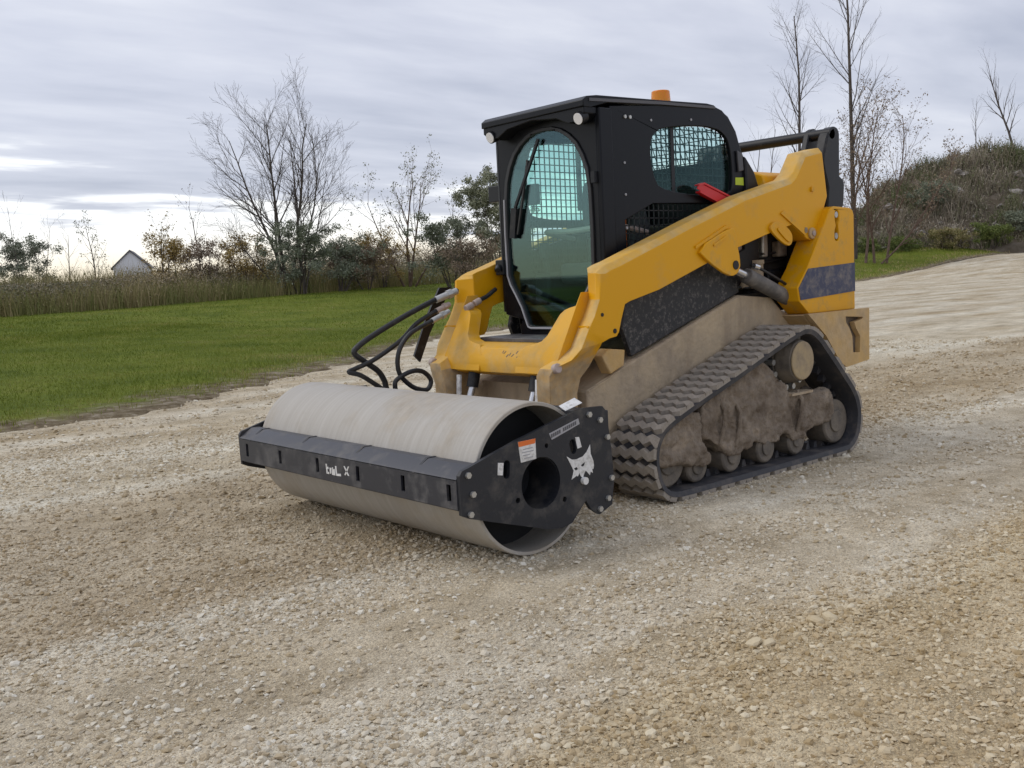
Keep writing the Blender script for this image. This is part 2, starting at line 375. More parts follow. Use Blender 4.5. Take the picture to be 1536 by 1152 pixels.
def build_ground():
    # gravel sheet: fine grid near, coarse outward
    def axis(c0, lo, hi, fine, half):
        a = [c0]; st = fine
        p = c0
        while p < hi:
            st = fine if abs(p-c0) < half else st*1.22
            p += st; a.append(min(p,hi))
        p = c0; st = fine; b_ = []
        while p > lo:
            st = fine if abs(p-c0) < half else st*1.22
            p -= st; b_.append(max(p,lo))
        return np.array(b_[::-1]+a)
    xs = axis(1.5, -900, 900, .055, 5.5); ys = axis(.8, -900, 900, .055, 5.0)
    def cap(a): return np.array(sorted(set(list(a)+[q for q in np.arange(-130,10,2.5) if np.min(np.abs(a-q)) > .9])))
    xs = cap(xs); ys = cap(ys)
    nx, ny = len(xs), len(ys)
    v = [(x,y,gravel_h(x,y)) for y in ys for x in xs]
    f = [(j*nx+i, j*nx+i+1, (j+1)*nx+i+1, (j+1)*nx+i) for j in range(ny-1) for i in range(nx-1)]
    road = obj('gravel_road', mesh('gravel_road', v, f), GRAVM, kind='structure')
    # lawn: strips outward from the ragged road edge
    rows = [0,.12,.25,.4,.6,.9,1.3,1.8,2.5,3.5,5,7,9,11,13,15,17,19]
    v = []; att = []
    for q in EP:
        s = (Vector((q.x,q.y))-E0).dot(DD); nb = (Vector((q.x,q.y))-E0).dot(NN)
        jit = .5*mnoise.noise((q.x*.6,q.y*.6,3.))+.34*mnoise.noise((q.x*2.1,q.y*2.1,7.))+.2*mnoise.noise((q.x*5,q.y*5,1.))
        for k, r in enumerate(rows):
            n_ = r+jit*max(0,1-r/3.)
            p = Vector((q.x,q.y))+NN*n_
            if r < 1.5: z = .006+.028*min(1,r/.35)+.018*mnoise.noise((p.x*4,p.y*4,0))*min(1,r/.2) if k else -.02
            else: z = .034
            v.append((p.x,p.y,max(z, -.02)+lawn_h(r,s)-.02+rise(p.x,p.y))); att.append(r)
    R = len(rows)
    f = [(i*R+k, i*R+k+1, (i+1)*R+k+1, (i+1)*R+k) for i in range(len(EP)-1) for k in range(R-1)]
    me = mesh('lawn', v, f); a = me.attributes.new('verge','FLOAT','POINT'); a.data.foreach_set('value', att)
    bm = bmesh.new(); bm.from_mesh(me); bmesh.ops.recalc_face_normals(bm, faces=bm.faces)
    if sum(q.normal.z for q in bm.faces) < 0: bmesh.ops.reverse_faces(bm, faces=bm.faces)
    bm.to_mesh(me); bm.free()
    obj('lawn', me, TURF, kind='structure')
    # rough field behind the lawn, out to the horizon
    v = []; rows2 = [18.8,22,30,45,80,160,400,900]
    for q in EP[::3]:
        s = (Vector((q.x,q.y))-E0).dot(DD)
        for r in rows2:
            p = Vector((q.x,q.y))+NN*r; v.append((p.x,p.y,lawn_h(19,s)-.03+(.15*mnoise.noise((p.x*.05,p.y*.05,0)) if r > 19 else 0)))
    R = len(rows2); n = len(EP[::3])
    f = [(i*R+k, i*R+k+1, (i+1)*R+k+1, (i+1)*R+k) for i in range(n-1) for k in range(R-1)]
    obj('rough_field', mesh('rough_field', v, f), mat('weedy_soil', (.085,.075,.035), .95, col2=(.12,.105,.06), c2scale=.6, spec=.1), kind='structure')
    return road
ROAD = build_ground()

# ------------------------------------------------------------------ roller attachment (own thing, coupled to the loader)
def build_roller():
    R0 = empty('vibratory_roller', (1.87,.036,0), 'black framed smooth drum roller attachment coupled to front of the yellow loader', 'roller')
    O = Vector((1.87,.036,0))
    def part(name, mb, m, parent=None, **k):
        me = mb.me(name) if isinstance(mb, MB) else mb
        o = obj(name, me, m, parent or R0, **k)
        if parent is None: o.matrix_parent_inverse = Matrix.Translation(-O)
        return o
    ax, rr = 1.872, .333
    ya, yb = -.895, .965
    # drum shell
    mb = MB(); n = 96; prof = [(ya,rr-.016),(ya,rr-.003),(ya+.004,rr),(yb-.004,rr),(yb,rr-.003),(yb,rr-.016)]
    rings = [[(ax+r*math.cos(2*math.pi*i/n), y, rr+.003+r*math.sin(2*math.pi*i/n)) for i in range(n)] for y,r in prof]
    rings.append(rings[0])
    vs = [p for r in rings[:-1] for p in r]; k = len(prof)
    fs = [(j*n+i, j*n+(i+1)%n, ((j+1)%k)*n+(i+1)%n, ((j+1)%k)*n+i) for j in range(k) for i in range(n)]
    mb.add(vs, fs); drum = part('drum', mb, DRUM)
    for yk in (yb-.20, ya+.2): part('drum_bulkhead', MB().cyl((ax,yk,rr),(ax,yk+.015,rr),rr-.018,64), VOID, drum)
    # bearing tube behind the plate's round hole
    mb = MB(); n = 40; r0, r1 = .122, .113
    vs = [(ax-.003+r*math.cos(2*math.pi*i/n), y, .318+r*math.sin(2*math.pi*i/n)) for y,r in ((1.0,r0),(1.0,r1),(.80,r1),(.80,r0)) for i in range(n)]
    fs = [(j*n+i, j*n+(i+1)%n, ((j+1)%4)*n+(i+1)%n, ((j+1)%4)*n+i) for j in range(4) for i in range(n)]
    mb.add(vs, fs); mb.cyl((ax-.003,.81,.318),(ax-.003,.80,.318),.114,n)
    part('bearing_tube', mb, RBLK)
    plate = [(2.307,.425),(2.292,.444),(2.259,.452),(2.001,.523),(1.68,.596),(1.593,.612),(1.473,.606),(1.447,.579),(1.425,.403),(1.414,.259),(1.435,.146),(1.519,.116),(1.571,.15),(1.602,.196),(1.692,.113),(1.752,.101),(1.836,.112),(2.266,.244),(2.304,.263)]
    def slot(x0,z0,x1,z1,r):
        a = Vector((x1-x0,z1-z0)).normalized(); nrm = Vector((-a.y,a.x)); out = []
        for c,s_ in (((x0,z0),-1),((x1,z1),1)):
            for t in range(7):
                th = -math.pi/2+math.pi*t/6
                d = a*s_*math.cos(th)+nrm*s_*math.sin(th); out.append((c[0]+d.x*r,c[1]+d.y*r))
        return out
    holes = [circ(1.868,.322,.113,32), circ(1.827,.478,.011,10), circ(2.004,.271,.013,10), circ(1.734,.226,.013,10), slot(2.056,.435,2.06,.39,.017), slot(1.672,.466,1.666,.435,.018)]
    pl = part('side_plate', prism(plate, .992, 1.012, holes=holes), RBLK, label='near side plate with emblem, round hole and bolts', sm=False)
    pf = part('side_plate', prism([(x,z) for x,z in plate], -.942, -.925, holes=holes[:1]), RBLK, sm=False)
    def bolt(x,z,y,sg,par,r=.0135):
        part('bolt', MB().cyl((x,y,z),(x,y+sg*.012,z),r,6), BOLT, par)
    for x,z in ((2.266,.423),(2.246,.342),(2.263,.262),(1.564,.58),(1.496,.547),(1.452,.463),(1.435,.272),(1.462,.182),(1.517,.142)): bolt(x,z,1.012,1,pl)
    part('bolt', MB().cyl((1.614,1.012,.289),(1.614,1.030,.289),.017,12), WHT, pl)
    for x,z in ((2.262,.423),(2.25,.34),(2.262,.262)): bolt(x,z,-.942,-1,pf)
    part('bolt', MB().cyl((2.26,-.925,.418),(2.26,-.905,.418),.013,6), CHR, pf)
    # decals on the plate
    yd = (1.012,1.0135)
    wl = part('warning_label', prism([(1.990,.518),(1.891,.519),(1.891,.432),(1.978,.428)], *yd), WHT, pl, sm=False)
    part('label_header', prism([(1.990,.518),(1.891,.519),(1.894,.499),(1.987,.496)], 1.0135, 1.0145), ORG, wl, sm=False)
    mb = MB()
    for k,(a,b_) in enumerate(((1.965,1.91),(1.97,1.905),(1.965,1.925),(1.96,1.91))): prism([(a,.484-k*.013),(b_,.485-k*.013),(b_,.481-k*.013),(a,.480-k*.013)],1.0135,1.0143,mb=mb)
    part('label_print', mb, GRY, wl, sm=False)
    sp_ = part('serial_plate', prism([(1.81,.528),(1.63,.571),(1.623,.545),(1.795,.499)], *yd), GRY, pl, sm=False)
    mb = MB(); rng = random.Random(4)
    for k in range(13):
        if k == 5: continue
        t = .06+k*.068; bx = 1.806+(1.627-1.806)*t; bz = .5135+(.558-.5135)*t; w = .0045; h = .008
        prism([(bx+w,bz-h-.001),(bx-w,bz-h+.001),(bx-w,bz+h+.001),(bx+w,bz+h-.001)],1.0135,1.0143,mb=mb)
    part('worn_print', mb, DGRY, sp_, sm=False)
    part('white_tag', prism([(2.104,.448),(2.074,.443),(2.082,.392),(2.109,.397)], *yd), WHT, pl, sm=False)
    part('white_tag', prism([(1.654,.490),(1.63,.488),(1.616,.441),(1.642,.437)], *yd), WHT, pl, sm=False)
    logo = [(1.711,.413),(1.68,.394),(1.651,.391),(1.611,.398),(1.586,.415),(1.563,.444),(1.562,.403),(1.546,.366),(1.544,.344),(1.549,.330),(1.556,.333),(1.553,.313),(1.566,.322),(1.572,.306),(1.583,.318),(1.597,.332),(1.606,.322),(1.617,.302),(1.630,.311),(1.637,.328),(1.648,.313),(1.655,.318),(1.668,.313),(1.687,.305),(1.676,.331),(1.672,.343),(1.681,.360)]
    eyes = [[(1.670,.353),(1.653,.357),(1.645,.346),(1.660,.341)],[(1.626,.361),(1.598,.371),(1.605,.356),(1.620,.352)]]
    part('emblem', prism(logo, *yd, holes=eyes), WHT, pl, sm=False, label='white wild cat head emblem')
    part('white_flag_label', MB().add([(1.70,1.004,.614),(1.594,1.004,.637),(1.591,.955,.655),(1.69,.955,.630),(1.70,1.006,.612),(1.594,1.006,.635),(1.591,.957,.653),(1.69,.957,.628)],[(0,1,2,3),(7,6,5,4),(0,4,5,1),(1,5,6,2),(2,6,7,3),(3,7,4,0)]), WHT, pl, sm=False)
    # front beam: channel with slots
    sl = []
    for yy in (-.84,-.474,-.10,.259,.617,.94):
        sl.append([(yy-.014,.315),(yy+.014,.315),(yy+.014,.384),(yy-.014,.384)])
    beam = part('front_beam', prism([(-.925,.285),(.992,.285),(.992,.405),(-.925,.405)], 2.298, 2.310, 'x', holes=sl), BEAMM, sm=False)
    part('beam_top_flange', prism([(2.312,.4075),(2.302,.416),(2.235,.456),(2.19,.456),(2.19,.444),(2.232,.444),(2.296,.406)], -.925, .992), BEAMM, beam, bevel=.003)
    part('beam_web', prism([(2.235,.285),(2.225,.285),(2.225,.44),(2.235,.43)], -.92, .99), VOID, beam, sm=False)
    part('beam_bottom_flange', prism([(2.296,.277),(2.19,.277),(2.19,.284),(2.296,.284)], -.925, .992), RBLK, beam, sm=False)
    for y0 in (-.80,-.30,.20,.70): part('flange_joint', prism([(2.313,.406),(2.236,.4585),(2.19,.4585),(2.19,.4565),(2.235,.4565),(2.311,.404)], y0-.008, y0+.008), RBLK, beam, sm=False)
    # worn white lettering on the beam face
    mb = MB(); rng = random.Random(11)
    def q(y0,z0,y1,z1,y2,z2,y3,z3): prism([(y0,z0),(y1,z1),(y2,z2),(y3,z3)],2.310,2.3115,'x',mb=mb)
    q(-.02,.365,-.008,.366,-.006,.318,-.016,.318); q(-.008,.352,.004,.352,.004,.342,-.008,.342); q(-.006,.328,.008,.328,.008,.318,-.006,.318)
    q(.014,.350,.028,.350,.026,.322,.016,.322); q(.034,.352,.046,.356,.044,.318,.034,.318); q(.046,.345,.06,.349,.062,.318,.046,.318)
    q(.066,.364,.077,.364,.079,.318,.068,.318); q(.079,.328,.112,.332,.114,.320,.079,.318)
    q(.142,.372,.152,.372,.186,.330,.174,.330); q(.180,.374,.190,.374,.156,.330,.144,.330)
    part('worn_lettering', mb, WHT, beam, sm=False, kind='stuff')
    # rear frame and coupler plate
    mb = MB().box(1.415,1.44,-.925,.992,.16,.58).box(1.44,1.50,-.925,.992,.52,.58)
    rf = part('rear_frame', mb, RBLK, bevel=.004)
    part('coupler_plate', prism([(1.36,.50),(1.36,.14),(1.415,.12),(1.415,.56)], -.58, .58), TAN, rf)
    # hoses
    h1 = [(1.07,-.52,1.14),(1.084,-.55,1.139),(1.233,-.55,1.088),(1.422,-.55,1.019),(1.64,-.55,.928),(1.755,-.55,.868),(1.778,-.55,.832),(1.719,-.55,.784),(1.635,-.55,.724),(1.596,-.55,.665),(1.58,-.54,.60),(1.50,-.50,.52)]
    h2 = [(1.13,-.52,1.066),(1.245,-.52,1.026),(1.375,-.52,.968),(1.489,-.52,.882),(1.67,-.52,.792),(1.80,-.52,.752),(1.845,-.51,.738),(1.778,-.50,.714),(1.668,-.50,.641),(1.56,-.47,.55),(1.48,-.45,.50)]
    h3 = [(1.19,-.45,1.026),(1.338,-.45,.972),(1.457,-.45,.927),(1.532,-.45,.863),(1.566,-.45,.785),(1.558,-.45,.703),(1.506,-.44,.639),(1.452,-.43,.607),(1.395,-.42,.600),(1.369,-.42,.648),(1.416,-.42,.70),(1.487,-.42,.713),(1.559,-.43,.691),(1.600,-.44,.655),(1.58,-.44,.58),(1.50,-.42,.50)]
    for h,r in ((h1,.0165),(h2,.0135),(h3,.0135)):
        p = spline(h, 7); o = part('hydraulic_hose', MB().tube(p, r, 10), HOSE)
        a, b_ = Vector(h[0]), Vector(h[1] if h is not h1 else h[2])
        c = a.lerp(b_, .85)
        part('hose_fitting', MB().cyl(a, c, r*1.22, 12).cyl(a.lerp(c,.25), a.lerp(c,.45), r*1.7, 6), PINK if h is h2 else BOLT, o)
    return R0
build_roller()

# ------------------------------------------------------------------ track loader
def build_loader():
    R0 = empty('compact_track_loader', (0,0,0), 'yellow and black compact track loader with enclosed cab and muddy rubber tracks', 'track loader')
    def part(name, mb, m, parent=None, **k):
        return obj(name, mb.me(name) if isinstance(mb, MB) else mb, m, parent or R0, **k)
    def both(fn):
        for sg in (1,-1): fn(sg)
    def pr(prof, y0, y1, sg, **k): return prism(prof, y0*sg, y1*sg, **k)
    # ---- chassis
    ch = part('chassis', prism([(1.035,.24),(1.045,.60),(.86,.662),(.40,.81),(-.28,1.03),(-.62,1.00),(-.74,.90),(-1.30,.86),(-1.30,.36),(-1.0,.24)], -.495, .495), TAN, bevel=.012)
    part('chassis_front_plate', prism([(-.30,.30),(.30,.30),(.34,.62),(-.34,.62)], 1.046, 1.066, 'x'), TAN, ch, bevel=.006)
    def brk(sg):
        part('arm_rest', pr([(.955,.772),(.893,.672),(.787,.71),(.775,.791),(.90,.807)], .455, .525, sg), YT, ch, bevel=.006)
        part('frame_seam', pr([(.87,.655),(1.04,.598),(1.04,.59),(.87,.647)], .496, .501, sg), TAN, ch, sm=False)
    both(brk)
    # ---- mud splashed side panels under the cab
    def sp_(sg):
        part('body_side_panel', pr([(.70,1.03),(.735,.915),(.665,.742),(-.317,1.045),(-.33,1.36),(.10,1.30),(.66,1.12)], .44, .47, sg), SPL, bevel=.005)
    both(sp_)
    # ---- engine bay seen behind the arm
    eb = part('engine_bay', MB().box(-1.02,-.36,-.34,.34,.90,1.50), DRK, bevel=.02)
    mb = MB()
    for k in range(5):
        y = .36; mb.tube(spline([(-.36,y,1.30-k*.07),(-.55,y+.03,1.29-k*.075),(-.75,y+.02,1.27-k*.05),(-.98,y,1.30-k*.06)],5), .008, 6)
    part('engine_pipe', mb, MATS['hose_rubber'], eb, kind='stuff')
    part('filter_canister', MB().cyl((-.60,.39,1.06),(-.60,.39,1.21),.052,16).cyl((-.60,.39,1.21),(-.60,.39,1.235),.058,16), TAN, eb)
    for k,(x,y,z,a,b_,c_,mm) in enumerate(((-.48,.36,1.32,.05,.03,.04,'dusty_coupling'),(-.80,.37,1.12,.07,.03,.05,'black_paint'),(-.72,.36,1.34,.03,.03,.09,'zinc_bolt'),(-.50,.36,1.12,.04,.03,.06,'mud_caked_steel'),(-.90,.37,1.30,.05,.03,.05,'dried_mud'))):
        part('engine_component', MB().box(x-a,x+a,y-b_,y+b_,z-c_,z+c_), MATS[mm], eb, bevel=.012)
    part('bay_floor', MB().box(-1.0,-.30,-.44,.44,.98,1.03), DRK, eb)
    part('radiator_shroud', MB().box(-1.20,-1.02,-.44,.44,.95,1.56), DRK, eb, bevel=.02)
    hood = part('engine_hood', MB().loft([[(x, y, z) for y,z in [(-.44,1.42),(-.44,1.68),(-.40,1.75),(-.30,1.785),(-.05,1.805),(.20,1.805),(.34,1.79),(.42,1.76),(.445,1.68),(.445,1.42)]] for x in (-.66,-.72,-1.0,-1.30)]), Y, bevel=.01)
    for k in range(4): part('hood_bolt', MB().cyl((-.655,.17+k*.05,1.735-.004*k),(-.662,.17+k*.05,1.735-.004*k),.009,8), DGRY, hood)
    # ---- rear uprights and bumper
    tow = [(-1.04,1.522),(-1.06,1.54),(-1.10,1.552),(-1.28,1.545),(-1.32,1.53),(-1.335,1.50),(-1.335,.885),(-.79,.885),(-.68,.97),(-.667,1.053),(-.78,1.17),(-.93,1.37)]
    def tower(sg):
        slot = [(-1.13+.025*math.cos(t), 1.50+.03*math.sin(t)) for t in np.linspace(0,math.pi,7)]+[(-1.155,1.46),(-1.143,1.44),(-1.145,1.40)]+[(-1.125+.025*math.cos(t), 1.36+.03*math.sin(t)) for t in np.linspace(math.pi,2*math.pi,7)]+[(-1.103,1.40),(-1.118,1.43),(-1.108,1.46)]
        t = part('rear_upright', pr(tow, .49, .65, sg, holes=[slot]), Y, bevel=.006)
        part('upright_stripe', pr([(-.785,1.166),(-1.333,1.189),(-1.333,1.003),(-.695,.975),(-.676,1.05)], .6505, .6535, sg), NAVY, t, sm=False)
        part('slot_backing', pr([(-1.18,1.54),(-1.08,1.54),(-1.08,1.32),(-1.18,1.32)], .56, .60, sg), DRK, t, sm=False)
        for xk,zk in ((-1.13,1.50),(-1.127,1.365)): part('pivot_pin', MB().cyl((xk,.60*sg,zk),(xk,.645*sg,zk),.020,12), BOLT, t)
    both(tower)
    bumper = part('rear_bumper', prism([(-.72,.883),(-1.36,.883),(-1.36,.56),(-1.10,.56),(-.95,.70)], -.655, .655), YT, bevel=.012)
    def bsl(sg):
        sl = [(-1.130,.848),(-1.346,.832),(-1.335,.818),(-1.235,.805),(-1.260,.760),(-1.309,.707),(-1.300,.602),(-1.217,.609),(-1.209,.715),(-1.175,.770),(-1.135,.81)]
        part('bumper_side_plate', pr([(-.70,.888),(-1.425,.886),(-1.42,.545),(-1.14,.52),(-1.06,.56),(-.90,.74)], .665, .70, sg, holes=[sl]), YT, bumper, sm=False)
        part('slot_backing', pr([(-1.14,.85),(-1.36,.85),(-1.33,.59),(-1.19,.59)], .656, .6605, sg), MUDM, bumper, sm=False)
    both(bsl)
    # ---- rear links and the cross tube between them
    def link(sg):
        part('rear_link', pr([(-1.175,1.875),(-1.225,2.0),(-1.262,2.060),(-1.314,2.084),(-1.362,2.072),(-1.381,2.045),(-1.376,1.763),(-1.42,1.74),(-1.435,1.716),(-1.426,1.6),(-1.39,1.50),(-1.36,1.30),(-1.22,1.30),(-1.21,1.50),(-1.235,1.69),(-1.19,1.80)], .455, .53, sg), BLK, bevel=.012)
        part('rear_link', pr([(-1.12,1.80),(-1.191,1.893),(-1.245,2.04),(-1.275,2.075),(-1.308,2.088),(-1.34,2.08),(-1.36,2.05),(-1.34,1.95),(-1.25,1.78)], .34, .385, sg), BLK, bevel=.008)
    both(link)
    part('cross_tube', MB().cyl((-1.285,-.53,2.035),(-1.285,.53,2.035),.036,28), BLK)
    # ---- lift arms
    top = [(1.03,1.205),(.985,1.232),(.94,1.249),(.888,1.262),(.254,1.467),(-.224,1.614),(-.70,1.722),(-.76,1.76),(-.86,1.89),(-1.05,1.925)]
    rest = [(-1.10,1.62),(-.985,1.40),(-.95,1.355),(-.905,1.342),(-.855,1.355),(-.70,1.44),(-.51,1.402),(-.14,1.31),(.135,1.232),(.566,1.099),(.80,1.05),(.843,1.035),(.874,.96),(.896,.895),(.915,.874),(.965,.868),(1.024,.85),(1.039,.725),(1.084,.669),(1.10,.592),(1.10,.40),(1.29,.40),(1.296,.615),(1.31,.70),(1.30,.738),(1.215,.775),(1.175,.831),(1.12,.923),(1.074,.985),(1.031,1.070)]
    ins = [(p[0]-(.012 if i == 0 else 0), p[1]-(.006 if i == 0 else .034)) for i,p in enumerate(top)]
    def yo(x, z): return .60 if x < .97 else float(np.interp(z, [.60,.66,.70,.74,.775,.83], [.48,.49,.50,.52,.565,.60]))
    def arm(sg):
        A = top+rest; B = ins+rest; nf = len(A)
        def inner(i, x, z):
            fx = x-.05 if i >= nf-4 or i == 0 else x
            return (fx, sg*min(.47, yo(x,z)-.10), z)
        rings = [[inner(i,x,z) for i,(x,z) in enumerate(A)], [(x, sg*(yo(x,z)-.028), z) for x,z in A], [(x, sg*yo(x,z), z) for x,z in B]]
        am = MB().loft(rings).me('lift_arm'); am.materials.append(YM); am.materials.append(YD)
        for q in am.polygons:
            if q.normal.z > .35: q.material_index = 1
        a = part('lift_arm', am, None, bevel=.004)
        part('cylinder_lug', pr(rounded([(-.057,1.432),(.265,1.306),(.163,1.234),(-.010,1.150),(-.085,1.150),(-.130,1.19),(-.128,1.25),(-.111,1.311),(-.094,1.40)],1), .601, .622, sg), Y, a, bevel=.004)
        part('pivot_pin', MB().cyl((-.082,.621*sg,1.21),(-.082,.627*sg,1.21),.026,18), DRK, a)
        part('stiffener_rib', MB().bar((-.03,.604*sg,1.432),(.26,.604*sg,1.318),.012,.016), Y, a)
        part('stiffener_rib', MB().bar((.0,.626*sg,1.375),(.12,.626*sg,1.325),.006,.012), Y, a)
        part('guide_lug', pr(rounded([(-.436,1.429),(-.467,1.385),(-.618,1.305),(-.675,1.325),(-.672,1.40),(-.513,1.47)],2), .601, .618, sg), Y, a, bevel=.003)
        part('guide_lug', pr(rounded([(-.50,1.420),(-.53,1.39),(-.63,1.325),(-.66,1.35),(-.65,1.375),(-.56,1.425)],2), .619, .626, sg), Y, a, bevel=.002)
        part('stiffener_rib', pr([(-.566,1.508),(-.60,1.525),(-.845,1.41),(-.83,1.37)], .601, .610, sg), Y, a, bevel=.003)
        part('pivot_boss', MB().cyl((-.905,.60*sg,1.385),(-.905,.618*sg,1.385),.036,20), YT, a, bevel=.005)
        part('pivot_pin', MB().cyl((-.905,.62*sg,1.385),(-.905,.626*sg,1.385),.017,16), PINK, a)
        part('pivot_pin', MB().cyl((-.835,.601*sg,1.405),(-.835,.612*sg,1.405),.018,16), MUDM, a)
        part('boss', MB().cyl((-.92,.601*sg,1.66),(-.92,.612*sg,1.66),.016,16), Y, a)
        part('bolt_hole', MB().cyl((1.019,.599*sg,.992),(1.019,.603*sg,.992),.010,12), DRK, a)
        part('bolt_hole', MB().cyl((.93,.599*sg,.903),(.93,.603*sg,.903),.013,12), DRK, a)
        part('weld_seam', MB().bar((1.073,.485*sg,.935),(1.115,.595*sg,.935),.008,.010), YM, a)
        # fillet plate sweeping from the arm into the crossmember
        fp = [(.15,.79),(.19,.838),(.254,.850),(.302,.864),(.331,.893),(.350,.945),(.371,1.0),(.395,1.022),(.426,1.033),(.466,1.042),(.468,1.11),(.472,1.11),(.472,.93),(.472,.75),(.472,.70),(.15,.70)]
        fx = lambda z: 1.236-.56*(z-.75) if z > .75 else 1.236
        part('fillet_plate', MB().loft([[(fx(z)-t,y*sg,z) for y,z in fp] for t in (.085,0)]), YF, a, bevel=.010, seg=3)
        part('coupler_pin', MB().cyl((1.275,.50*sg,.735),(1.275,.53*sg,.742),.026,16), PINK, a, bevel=.004)
    both(arm)
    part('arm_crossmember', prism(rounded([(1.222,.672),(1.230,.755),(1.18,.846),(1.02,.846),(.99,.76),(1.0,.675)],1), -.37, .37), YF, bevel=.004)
    mb = MB(); rng = random.Random(2)
    for k in range(9):
        y = .02+k*.022+rng.uniform(-.006,.006); z0 = rng.uniform(.770,.80); mb.bar((1.228-(z0-.755)*.55+.002,y,z0),(1.228-(z0+.014-.755)*.55+.002,y+rng.uniform(.004,.016),z0+.014),.004,.003,(1,0,0))
    part('paint_scuff', mb, DGRY, bpy.data.objects['arm_crossmember'], sm=False)
    # ---- lift cylinders
    def cyl_(sg):
        c = part('lift_cylinder', MB().cyl((-.30,.535*sg,1.145),(-.88,.535*sg,.935),.047,24), mat('dusty_grey_steel', (.10,.095,.09), .6, dirt=(.30,.27,.24), amt=.6, nscale=12.) if 'dusty_grey_steel' not in MATS else MATS['dusty_grey_steel'], bevel=.006)
        part('cylinder_rod', MB().cyl((-.30,.535*sg,1.145),(-.09,.535*sg,1.212),.024,16), CHR, c)
        part('cylinder_pipe', MB().tube(spline([(-.34,.545*sg,1.205),(-.40,.55*sg,1.19),(-.60,.55*sg,1.115),(-.86,.55*sg,1.005)],5), .009, 8), HOSE, c)
        part('pipe_elbow', MB().cyl((-.36,.55*sg,1.20),(-.40,.555*sg,1.19),.018,10), CHR, c)
    both(cyl_)
    # tilt cylinders inside the arms
    def tilt(sg):
        t = part('tilt_cylinder', MB().cyl((1.15,.26*sg,.78),(1.20,.26*sg,.60),.034,16), BLK)
        part('cylinder_rod', MB().cyl((1.20,.26*sg,.60),(1.30,.26*sg,.34),.020,14), CHR, t)
        part('cylinder_rod', MB().bar((1.235,.33*sg,.67),(1.25,.33*sg,.48),.03,.012), WHT, t)
    both(tilt)
    # red lift-arm brace hung between cab and arm
    rb = part('arm_brace', prism([(.04,1.658),(.025,1.684),(-.02,1.684),(-.40,1.572),(-.36,1.515),(.0,1.640)], .452, .459), RED, bevel=.003)
    part('brace_flange', prism([(.03,1.683),(-.02,1.694),(-.40,1.582),(-.40,1.572),(-.02,1.684),(.03,1.675)], .432, .466), RED, rb, sm=False)
    part('brace_flange', prism([(.02,1.645),(-.36,1.52),(-.355,1.512),(.025,1.637)], .432, .466), RED, rb, sm=False)
    # couplers on the right arm
    cp = part('quick_coupler', MB().cyl((1.085,-.425,1.035),(1.035,-.425,1.055),.021,14).cyl((1.02,-.425,1.062),(.975,-.425,1.080),.019,14), PINK, bevel=.004)
    part('coupler_line', MB().tube([(.98,-.425,1.08),(.92,-.425,1.10),(.85,-.425,1.14)],.013,8), HOSE, cp)
    part('coupler_block', prism([(1.05,1.165),(1.13,1.165),(1.245,.98),(1.34,.78),(1.30,.74),(1.22,.90),(1.10,1.08)], -.62, -.605), BLK, cp)

    # ---- cab
    side = [(.72,.96),(.745,1.30),(.725,1.70),(.70,2.085),(-.10,2.150),(-.20,2.148),(-.28,2.128),(-.345,2.085),(-.40,2.02),(-.435,1.95),(-.467,1.88),(-.55,1.775),(-.605,1.67),(-.62,1.25),(-.30,1.0)]
    win = rounded([(.30,1.64),(.37,1.74),(.385,1.92),(.31,1.985),(.20,2.005),(-.10,2.03),(-.27,2.01),(-.345,1.94),(-.37,1.72),(-.33,1.62)],2)
    winf = rounded([(.54,1.54),(.60,1.62),(.575,1.95),(.49,2.0),(-.10,2.03),(-.27,2.01),(-.345,1.94),(-.37,1.72),(-.33,1.54)],2)
    lowf = [(.575,1.36),(.58,1.50),(.25,1.50),(.32,1.42)]
    low = rounded([(.60,1.22),(.61,1.57),(-.33,1.585),(-.47,1.57),(-.47,1.22)],1)
    def cside(sg):
        return part('cab_side_panel', pr(side, .385, .41, sg, holes=[win, low] if sg > 0 else [winf, lowf]), CABB, cab, bevel=.004)
    front_out = [(-.40,.985),(-.40,2.07),(.40,2.07),(.40,.985),(.285,.96),(.27,.865),(-.27,.865),(-.285,.96)]
    half = [(0,2.022),(.07,2.018),(.14,1.998),(.205,1.962),(.262,1.912),(.305,1.845),(.338,1.765),(.355,1.66),(.36,1.45),(.358,1.21),(.335,1.155),(.29,1.09),(.245,1.02),(.215,.95),(.195,.905),(.17,.897),(0,.897)]
    gl = half+[(-y,z) for y,z in half[-2:0:-1]]
    cab = part('cab', prism(front_out, .765, .80, 'x', holes=[gl]), CABB, bevel=.004)
    cside(1); cside(-1)
    def posts(sg):
        part('cab_post', MB().loft([[(.762,.40*sg,z),(.802,.398*sg,z),(.795,.425*sg,z) ,(.70-.0*z,.425*sg,z),(.70,.40*sg,z)] for z in (1.0,1.5,2.07)]), CABB, cab, bevel=.006)
    both(posts)
    # door: rubber frame ring, glass, wiper, handle
    ring_o = [((y)*1.0,z) for y,z in gl]
    cen = Vector((0,1.45))
    ring_i = [(y*.935, 1.45+(z-1.45)*.965) for y,z in gl]
    door = part('cab_door', prism(ring_o, .785, .812, 'x', holes=[ring_i]), mat('door_rubber', (.02,.021,.024), .5), cab, bevel=.003)
    part('door_glass', prism([(y*.96, 1.45+(z-1.45)*.98) for y,z in gl], .792, .797, 'x'), GLS, door, sm=False)
    part('door_edge_trim', MB().tube([(.814,y*.985,1.45+(z-1.45)*.985) for y,z in gl[9:26]], .006, 6), GRY, door)
    wp = part('wiper', MB().bar((.815,-.03,1.965),(.815,-.255,1.60),.016,.014,(1,0,0)).bar((.818,-.255,1.60),(.815,-.285,1.43),.045,.02,(1,0,0)), BLK, door)
    part('wiper_blade', MB().bar((.812,-.13,1.86),(.812,-.245,1.45),.012,.012,(1,0,0)), HOSE, wp)
